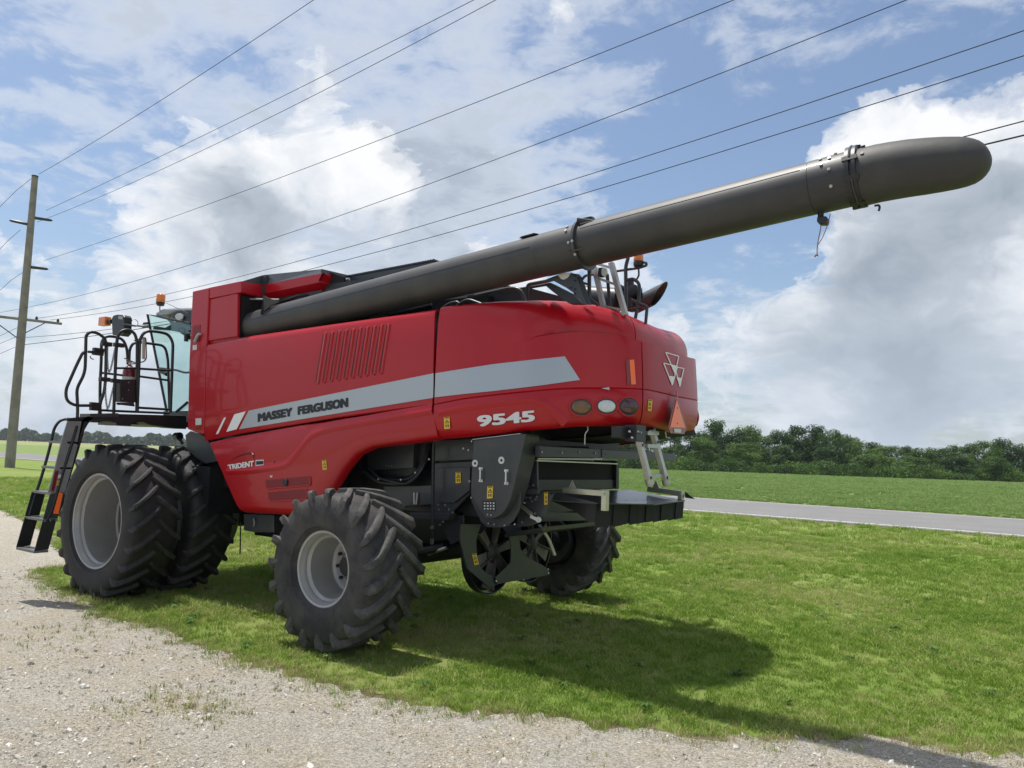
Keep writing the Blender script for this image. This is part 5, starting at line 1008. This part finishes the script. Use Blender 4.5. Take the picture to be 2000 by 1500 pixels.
def scatter(name, pts, objs, smin, smax, tilt=.0, kind='stuff', label=None, cat=None, size=None):
    c = bpy.data.collections.new(name+'_sources')
    for o in objs: c.objects.link(o)
    me = bpy.data.meshes.new(name); me.from_pydata([tuple(p) for p in pts], [], []); 
    at_ = me.attributes.new('sz', 'FLOAT', 'POINT'); at_.data.foreach_set('value', np.asarray(size if size is not None else np.ones(len(pts)), dtype=np.float32))
    o = bpy.data.objects.new(name, me); link(o); o['kind'] = kind
    if label: o['label'] = label; o['category'] = cat
    ng = bpy.data.node_groups.new(name, 'GeometryNodeTree'); ng.interface.new_socket('Geometry', in_out='INPUT', socket_type='NodeSocketGeometry'); ng.interface.new_socket('Geometry', in_out='OUTPUT', socket_type='NodeSocketGeometry')
    n = ng.nodes; l = ng.links; gi = n.new('NodeGroupInput'); go = n.new('NodeGroupOutput'); ci = n.new('GeometryNodeCollectionInfo'); ci.inputs['Collection'].default_value = c; ci.inputs['Separate Children'].default_value = True; ci.inputs['Reset Children'].default_value = True
    ip = n.new('GeometryNodeInstanceOnPoints'); ip.inputs['Pick Instance'].default_value = True; rv = n.new('FunctionNodeRandomValue'); rv.data_type = 'FLOAT_VECTOR'; rv.inputs[0].default_value = (-tilt, -tilt, 0); rv.inputs[1].default_value = (tilt, tilt, 6.283)
    rs = n.new('FunctionNodeRandomValue'); rs.data_type = 'FLOAT'; rs.inputs[2].default_value = smin; rs.inputs[3].default_value = smax; na = n.new('GeometryNodeInputNamedAttribute'); na.data_type = 'FLOAT'; na.inputs['Name'].default_value = 'sz'
    mu = n.new('ShaderNodeMath'); mu.operation = 'MULTIPLY'; l.new(rs.outputs[1], mu.inputs[0]); l.new(na.outputs['Attribute'], mu.inputs[1])
    ri = n.new('FunctionNodeRandomValue'); ri.data_type = 'INT'; ri.inputs[4].default_value = 0; ri.inputs[5].default_value = len(objs)-1
    l.new(gi.outputs[0], ip.inputs['Points']); l.new(ci.outputs[0], ip.inputs['Instance']); l.new(rv.outputs[0], ip.inputs['Rotation']); l.new(mu.outputs[0], ip.inputs['Scale']); l.new(ri.outputs[2], ip.inputs['Instance Index']); l.new(ip.outputs[0], go.inputs[0])
    md = o.modifiers.new('scatter', 'NODES'); md.node_group = ng; return o
HDIR = np.array([_dep[0], _dep[1]])
def ring_pts(r0, r1, dens, half=41):
    a = math.radians(half); area = a*(r1*r1-r0*r0); n = int(area*dens); r = np.sqrt(rng.uniform(r0*r0, r1*r1, n)); q = rng.uniform(-a, a, n)
    base = math.atan2(HDIR[1], HDIR[0]); return CAM[0]+r*np.cos(base+q), CAM[1]+r*np.sin(base+q)
def patchy(X, Y, f=1.0, seed=1):
    r_ = np.random.default_rng(seed); o = np.zeros(len(X))
    for k in range(6):
        a = r_.uniform(0, 6.28); w = f*r_.uniform(.6, 2.6); o += np.sin(w*(X*math.cos(a)+Y*math.sin(a))+r_.uniform(0, 6.28)+1.5*np.sin(w*.6*(Y*math.cos(a)-X*math.sin(a))))
    return o/6
gp_ = []; gs_ = []
for r0, r1, dens, sz in ((3, 8, 330, 1.0), (8, 13, 190, 1.25), (13, 22, 70, 1.7), (22, 44, 16, 2.6)):
    X, Y = ring_pts(r0, r1, dens); ok = ~inpoly(X, Y, GPOLY) & (Y < roadY(X, 1)-.45)
    X, Y = X[ok], Y[ok]; pn = patchy(X, Y, 1.3); keep = rng.uniform(0, 1, len(X)) < np.clip(.95+pn*.7, .55, 1); X, Y, pn = X[keep], Y[keep], pn[keep]
    for wx, wy, rx in ((0, -2.1, .3), (0, -1.3, .3), (3.94, -2.0, .2), (3.94, 2.0, .2)):
        k_ = ~((np.abs(X-wx) < rx) & (np.abs(Y-wy) < .27)); X, Y, pn = X[k_], Y[k_], pn[k_]
    if r0 < 20:
        ge_ = np.array([tuple(p) for p in GE]); ge_ = ge_[(ge_[:, 0] > -20) & (ge_[:, 0] < 16)][::2]; dd_ = np.full(len(X), 9.)
        for p in ge_: dd_ = np.minimum(dd_, np.hypot(X-p[0], Y-p[1]))
        k_ = rng.uniform(0, 1, len(X)) < np.clip(.18+dd_/.30+patchy(X, Y, 5., 9)*.5, .08, 1); X, Y, pn = X[k_], Y[k_], pn[k_]
    gp_.append(np.stack([X, Y, np.zeros(len(X))], 1)); gs_.append(sz*(1+.25*pn))
gpts = np.concatenate(gp_); gsz = np.concatenate(gs_)
blades = [clump('grass_clump', 'grass', 26, .014, .055, .0050, .058, 1.15, 20+i) for i in range(5)]
scatter('grass', gpts, blades, .75, 1.25, .15, size=gsz)
# taller tufts along the gravel edge and weeds in the drive
tp_ = []; E2 = np.array([tuple(p) for p in GE]); sel = E2[(E2[:, 0] > -3) & (E2[:, 0] < 11)]
for p in sel:
    for _ in range(8):
        if rng.uniform() < .8: tp_.append((p[0]+rng.normal(0, .06), p[1]+rng.normal(.02, .11), 0.004))
scatter('edge_grass_tufts', np.array(tp_), [clump('tuft', 'grass', 18, .03, .10, .005, .05, 1.1, 50), clump('tuft', 'tuft', 16, .02, .07, .004, .05, 1.2, 51), clump('tuft', 'tuft', 12, .01, .05, .004, .06, 1.3, 52)], .5, 1.1, .2)
wd = []
for (u, v, n_, sp_) in ((370, 1375, 60, .16), (400, 1395, 60, .14), (300, 1362, 30, .12), (225, 1395, 12, .08), (60, 1255, 50, .5), (130, 1240, 50, .5), (180, 1230, 40, .35), (420, 1280, 20, .3), (800, 1395, 14, .3), (560, 1440, 8, .3), (700, 1440, 10, .3), (1000, 1450, 14, .3), (350, 1440, 6, .2), (520, 1330, 30, .4), (1100, 1470, 12, .3), (250, 1300, 12, .3)):
    c = atZ(u, v); wd += [(c[0]+rng.normal(0, sp_), c[1]+rng.normal(0, sp_), .01) for _ in range(n_)]
scatter('drive_weeds', np.array(wd), [clump('weed', 'tuft', 12, .012, .04, .004, .035, 1.2, 61), clump('weed', 'grass', 9, .012, .035, .004, .03, 1.2, 62)], .5, 1.2, .2)
# broad-leaved weeds in the lawn
M['clover'] = leafmat('broad_leaf', (.06, .13, .02), (.09, .18, .03), (.12, .2, .04))
def rosette(seed):
    r_ = np.random.default_rng(seed); V = []; Fc = []
    for i in range(11):
        a = 2*math.pi*i/11+r_.normal(0, .2); l_ = r_.uniform(.05, .10); w = .014; c, s_ = math.cos(a), math.sin(a); b0 = len(V); z = r_.uniform(.02, .05)
        V += [(0, 0, .004), (c*l_*.5-s_*w, s_*l_*.5+c*w, z), (c*l_*.5+s_*w, s_*l_*.5-c*w, z), (c*l_, s_*l_, z*.8)]; Fc += [(b0, b0+2, b0+3, b0+1)]
    me = bpy.data.meshes.new('weed'); me.from_pydata(V, [], Fc); me.materials.append(M['clover']); return bpy.data.objects.new('weed', me)
bw = []
for u, v in ((832, 1345), (760, 1205), (370, 1222), (380, 1208), (475, 1270), (640, 1290), (900, 1310), (1100, 1345), (1260, 1390), (480, 1265)):
    c = atZ(u, v); bw.append((c[0], c[1], .02))
X, Y = ring_pts(5, 16, 1.2); ok = ~inpoly(X, Y, GPOLY); bw += [(x, y, .015) for x, y in zip(X[ok], Y[ok])]
scatter('lawn_weeds', np.array(bw), [rosette(1), rosette(2)], .5, 1.1, .1)
# gravel stones
M['stone'] = mat('gravel_stone', (.40, .38, .34), .9); t = M['stone'].node_tree; oi = t.nodes.new('ShaderNodeObjectInfo'); cr_ = t.nodes.new('ShaderNodeValToRGB'); cr_.color_ramp.elements[0].color = (.31, .275, .22, 1); cr_.color_ramp.elements[1].color = (.72, .69, .62, 1)
q = cr_.color_ramp.elements.new(.5); q.color = (.52, .48, .41, 1); t.links.new(oi.outputs['Random'], cr_.inputs[0]); t.links.new(cr_.outputs[0], t.nodes['Principled BSDF'].inputs['Base Color'])
sp_ = []; ss_ = []
for r0, r1, dens, sz in ((3.0, 6, 1100, 1.0), (6, 9, 500, 1.15), (9, 14, 150, 1.5)):
    X, Y = ring_pts(r0, r1, dens); ok = inpoly(X, Y, GPOLY); X, Y = X[ok], Y[ok]; pn = patchy(X, Y, 1.6, 5); k_ = rng.uniform(0, 1, len(X)) < np.clip(.55+pn*1.6, .05, 1); X, Y = X[k_], Y[k_]
    sp_.append(np.stack([X, Y, np.full(len(X), .011)], 1)); ss_.append(sz*np.minimum(4.0, rng.lognormal(-.05, .55, len(X))))
scatter('gravel', np.concatenate(sp_), [stone_me(i) for i in range(5)], .0035, .0080, 3.0, size=np.concatenate(ss_))
# crop rows beyond the road
cp_ = []; cs_ = []
for r0, r1, dens, sz in ((34, 60, 9, .9), (60, 110, 3.5, 1.3), (110, 200, 1.1, 2.0)):
    X, Y = ring_pts(r0, r1, dens); row = .76*(1 if sz < 2.5 else 2); Y2_ = np.round(Y/row)*row+rng.normal(0, .07*sz, len(Y)); ok = (Y2_ > roadY(X, 0)+.9) & (X > -70); cp_.append(np.stack([X[ok], Y2_[ok], np.full(ok.sum(), -.03)], 1)); cs_.append(np.full(ok.sum(), sz))
scatter('crop_plants', np.concatenate(cp_), [clump('crop_plant', 'crop', 30, .05, .16, .03, .17, .8, 80+i) for i in range(3)], .8, 1.2, .1, size=np.concatenate(cs_))
# trees beyond the field
def crown_mesh(seed, n=2600, leaf=.55, hgt=1.0, wid=1.0, ztop=12.3):
    r_ = np.random.default_rng(seed); V = []; Fc = []; lobes = []
    for k in range(46):
        a = r_.uniform(0, 2*math.pi); zf = r_.uniform(.10, .90); env = math.sqrt(max(.05, 1-((zf-.42)/.60)**2)); rr = math.sqrt(r_.uniform(.0, 1))*env*3.5*wid
        R_ = r_.uniform(1.1, 2.0)*(1.1-.25*zf); lobes.append((rr*math.cos(a), rr*math.sin(a), min(zf*ztop, ztop-R_*.9)*hgt, R_))
    lobes.append((r_.normal(0, .6), r_.normal(0, .6), (ztop-1.7)*hgt, 1.7))
    w = np.array([l[3]**2 for l in lobes]); w /= w.sum(); pick = r_.choice(len(lobes), n, p=w)
    for k in range(n):
        x0, y0, z0, R_ = lobes[pick[k]]; d = r_.normal(size=3); d /= np.linalg.norm(d); rad_ = R_*(r_.uniform(.35, 1.0)**.5)*(1+.22*math.sin(5*d[0]+seed)*math.sin(6*d[1])); c = np.array([x0, y0, z0])+d*rad_*np.array([1, 1, 1.0*min(1, hgt*2)])
        nn = d*.9+np.array([0, 0, .35])+r_.normal(0, .5, 3); nn /= np.linalg.norm(nn); a = np.cross(nn, r_.normal(size=3)); a /= np.linalg.norm(a); b_ = np.cross(nn, a); s_ = leaf*r_.uniform(.4, 1.15)
        b0 = len(V); V += [c+a*s_*.5, c+b_*s_*.36, c-a*s_*.5, c-b_*s_*.36]; Fc.append((b0, b0+1, b0+2, b0+3))
    me = bpy.data.meshes.new('crown'); me.from_pydata([tuple(map(float, v)) for v in V], [], Fc); me.materials.append(M['leaf']); return me
def trunk_mesh(seed):
    r_ = np.random.default_rng(seed); b_ = MB(); b_.tube([(0, 0, -.3), (.1, 0, 2), (.0, .1, 5), (.1, .2, 9)], [.32, .24, .18, .07], 8)
    for k in range(6):
        a = r_.uniform(0, 6.28); z0 = r_.uniform(2, 6); l_ = r_.uniform(2, 3.4); b_.tube([(0, .05, z0), (math.cos(a)*l_*.5, math.sin(a)*l_*.5, z0+1.2), (math.cos(a)*l_, math.sin(a)*l_, z0+2.6)], [.11, .07, .03], 6)
    o = b_.build('trunk', 'bark'); me = o.data; bpy.data.objects.remove(o); return me
crowns = [crown_mesh(100+i, 11000, .46, 1, [1.05, 1.2, .95, 1.3, 1.1, 1.15][i]) for i in range(6)]
trunks = [trunk_mesh(200+i) for i in range(3)]
GRP = 'broadleaved trees in the wood beyond the field'
# u position of crown centre, v of its top, depth
TR = [(1216, 840, 214, 'wood tree seen just under the tail, left of the access ladder'), (1262, 836, 216, 'wood tree seen between the stiles of the access ladder'), (1310, 838, 206, 'wood tree half hidden behind the slow vehicle triangle'),
 (1347, 840, 196, 'dense tree right beside the rounded tail of the combine'), (1392, 815, 204, 'tall loose-crowned tree, nearest full tree right of the combine'), (1432, 835, 196, None), (1462, 828, 206, 'second tall tree right of the combine, flat topped'), (1490, 848, 190, None),
 (1522, 838, 202, None), (1556, 828, 206, None), (1590, 826, 200, 'highest crown in the middle of the wood'), (1622, 836, 194, None), (1652, 846, 204, None), (1682, 858, 190, None), (1712, 862, 198, None), (1742, 868, 190, None), (1772, 868, 200, None),
 (1802, 873, 190, 'lowest gap tree where the wood dips right of centre'), (1834, 872, 198, None), (1862, 866, 192, 'dark narrow tree right of the dip in the wood'), (1892, 864, 198, None), (1922, 858, 192, None), (1954, 852, 198, 'tall dark tree near the right edge of the photograph'), (1990, 864, 192, 'tree cut by the right edge of the photograph'),
 (2030, 868, 194, None), (2070, 872, 196, None), (1375, 852, 182, None), (1450, 862, 178, None), (1536, 866, 178, None), (1612, 872, 176, None), (1700, 884, 176, None), (1786, 890, 174, None), (1868, 888, 174, None), (1940, 890, 172, None)]
WHERE = ['just right of the tail of the combine', 'left of the tallest part of the wood', 'below the flat topped tree', 'at the left foot of the highest crown', 'under the highest crown of the wood', 'right of the highest crown', 'where the wood starts to get lower', 'halfway between the highest crown and the right edge', 'on the left side of the dip', 'in the dip of the tree line', 'right of the dip', 'left of the tall dark tree near the right edge', 'under the tall dark tree near the right edge', 'at the right edge of the photograph']
for i, (u, v, dist, lb) in enumerate(TR):
    d = ray(u, 910); d2 = d[:2]/np.linalg.norm(d[:2]); cosang = float(np.dot(d2, HDIR)); R_ = dist/cosang; x, y = CAM[0]+d2[0]*R_, CAM[1]+d2[1]*R_
    dt = ray(u, v); top = CAM[2]+dt[2]/np.linalg.norm(dt[:2])*R_; k = top/12.6
    t_ = empty('tree', None, (x, y, 0)); t_.rotation_euler = (0, 0, random.uniform(0, 6.28)); wsc = random.uniform(.85, 1.12)*max(.85, k**.5); t_.scale = (wsc, wsc, k)
    inst('trunk', trunks[i % 3], t_); inst('crown', crowns[(i*5) % 6], t_)
    tag(t_, lb or 'broadleaved wood tree, '+('rear' if dist >= 198 else 'middle' if dist > 186 else 'front')+' rank, '+WHERE[max(0, min(len(WHERE)-1, int((u-1340)/670*len(WHERE))))], 'tree', GRP)
bme = crown_mesh(150, 1800, .42, .30, .9)
for i in range(46):
    u = 1195+i*19.5+random.uniform(-6, 6); d = ray(u, 910); d2 = d[:2]/np.linalg.norm(d[:2]); R_ = random.uniform(166, 176)/float(np.dot(d2, HDIR)); o = inst('bush', bme, None, (CAM[0]+d2[0]*R_, CAM[1]+d2[1]*R_, -.2), (0, 0, random.uniform(0, 6.28)), (random.uniform(.6, 1.05),)*2+(random.uniform(.40, .95),))
    tag(o, 'low green bush filling the foot of the wood along the field edge', 'bush', 'bushes along the edge of the wood')
# far tree belts on the horizon at the left and behind
fb = []; r_ = np.random.default_rng(9)
V = []; Fc = []
for (u0, u1, dist, hh, n_) in ((-260, 1300, 950, 15.5, 26000), (2000, 2600, 420, 12, 4000)):
    for _ in range(n_):
        u = r_.uniform(u0, u1); d = ray(u, 880); d2 = d[:2]/np.linalg.norm(d[:2]); R_ = (dist+r_.uniform(-25, 25))/float(np.dot(d2, HDIR)); x, y = CAM[0]+d2[0]*R_, CAM[1]+d2[1]*R_
        top = hh*(.72+.16*math.sin(u*.045)+.10*math.sin(u*.13+1)+.07*math.sin(u*.31)); z = top*(1-r_.uniform(0, 1)**1.6); s_ = r_.uniform(1.2, 2.6); nn = r_.normal(size=3); nn[2] = abs(nn[2])+.3; nn /= np.linalg.norm(nn); a = np.cross(nn, r_.normal(size=3)); a /= np.linalg.norm(a); b_ = np.cross(nn, a); c = np.array([x, y, z]); k = len(V)
        V += [c+a*s_, c+b_*s_*.8, c-a*s_, c-b_*s_*.8]; Fc.append((k, k+1, k+2, k+3))
me = bpy.data.meshes.new('distant_woods'); me.from_pydata([tuple(map(float, v)) for v in V], [], Fc); me.materials.append(M['farleaf']); tag(link(bpy.data.objects.new('distant_woods', me)), kind='stuff')
# ------------------------------------------------------------------ air
hz_m = bpy.data.materials.new('thin_summer_haze'); hz_m.use_nodes = True; t = hz_m.node_tree; t.nodes.remove(t.nodes['Principled BSDF']); pv = t.nodes.new('ShaderNodeVolumePrincipled'); pv.inputs['Color'].default_value = (.86, .92, 1, 1); pv.inputs['Density'].default_value = .00013; pv.inputs['Anisotropy'].default_value = .3
t.links.new(pv.outputs[0], t.nodes['Material Output'].inputs['Volume']); M['haze'] = hz_m
tag(MB().box((-5200, -5200, -1.1), (5200, 5200, 26)).build('haze', 'haze'), kind='stuff')
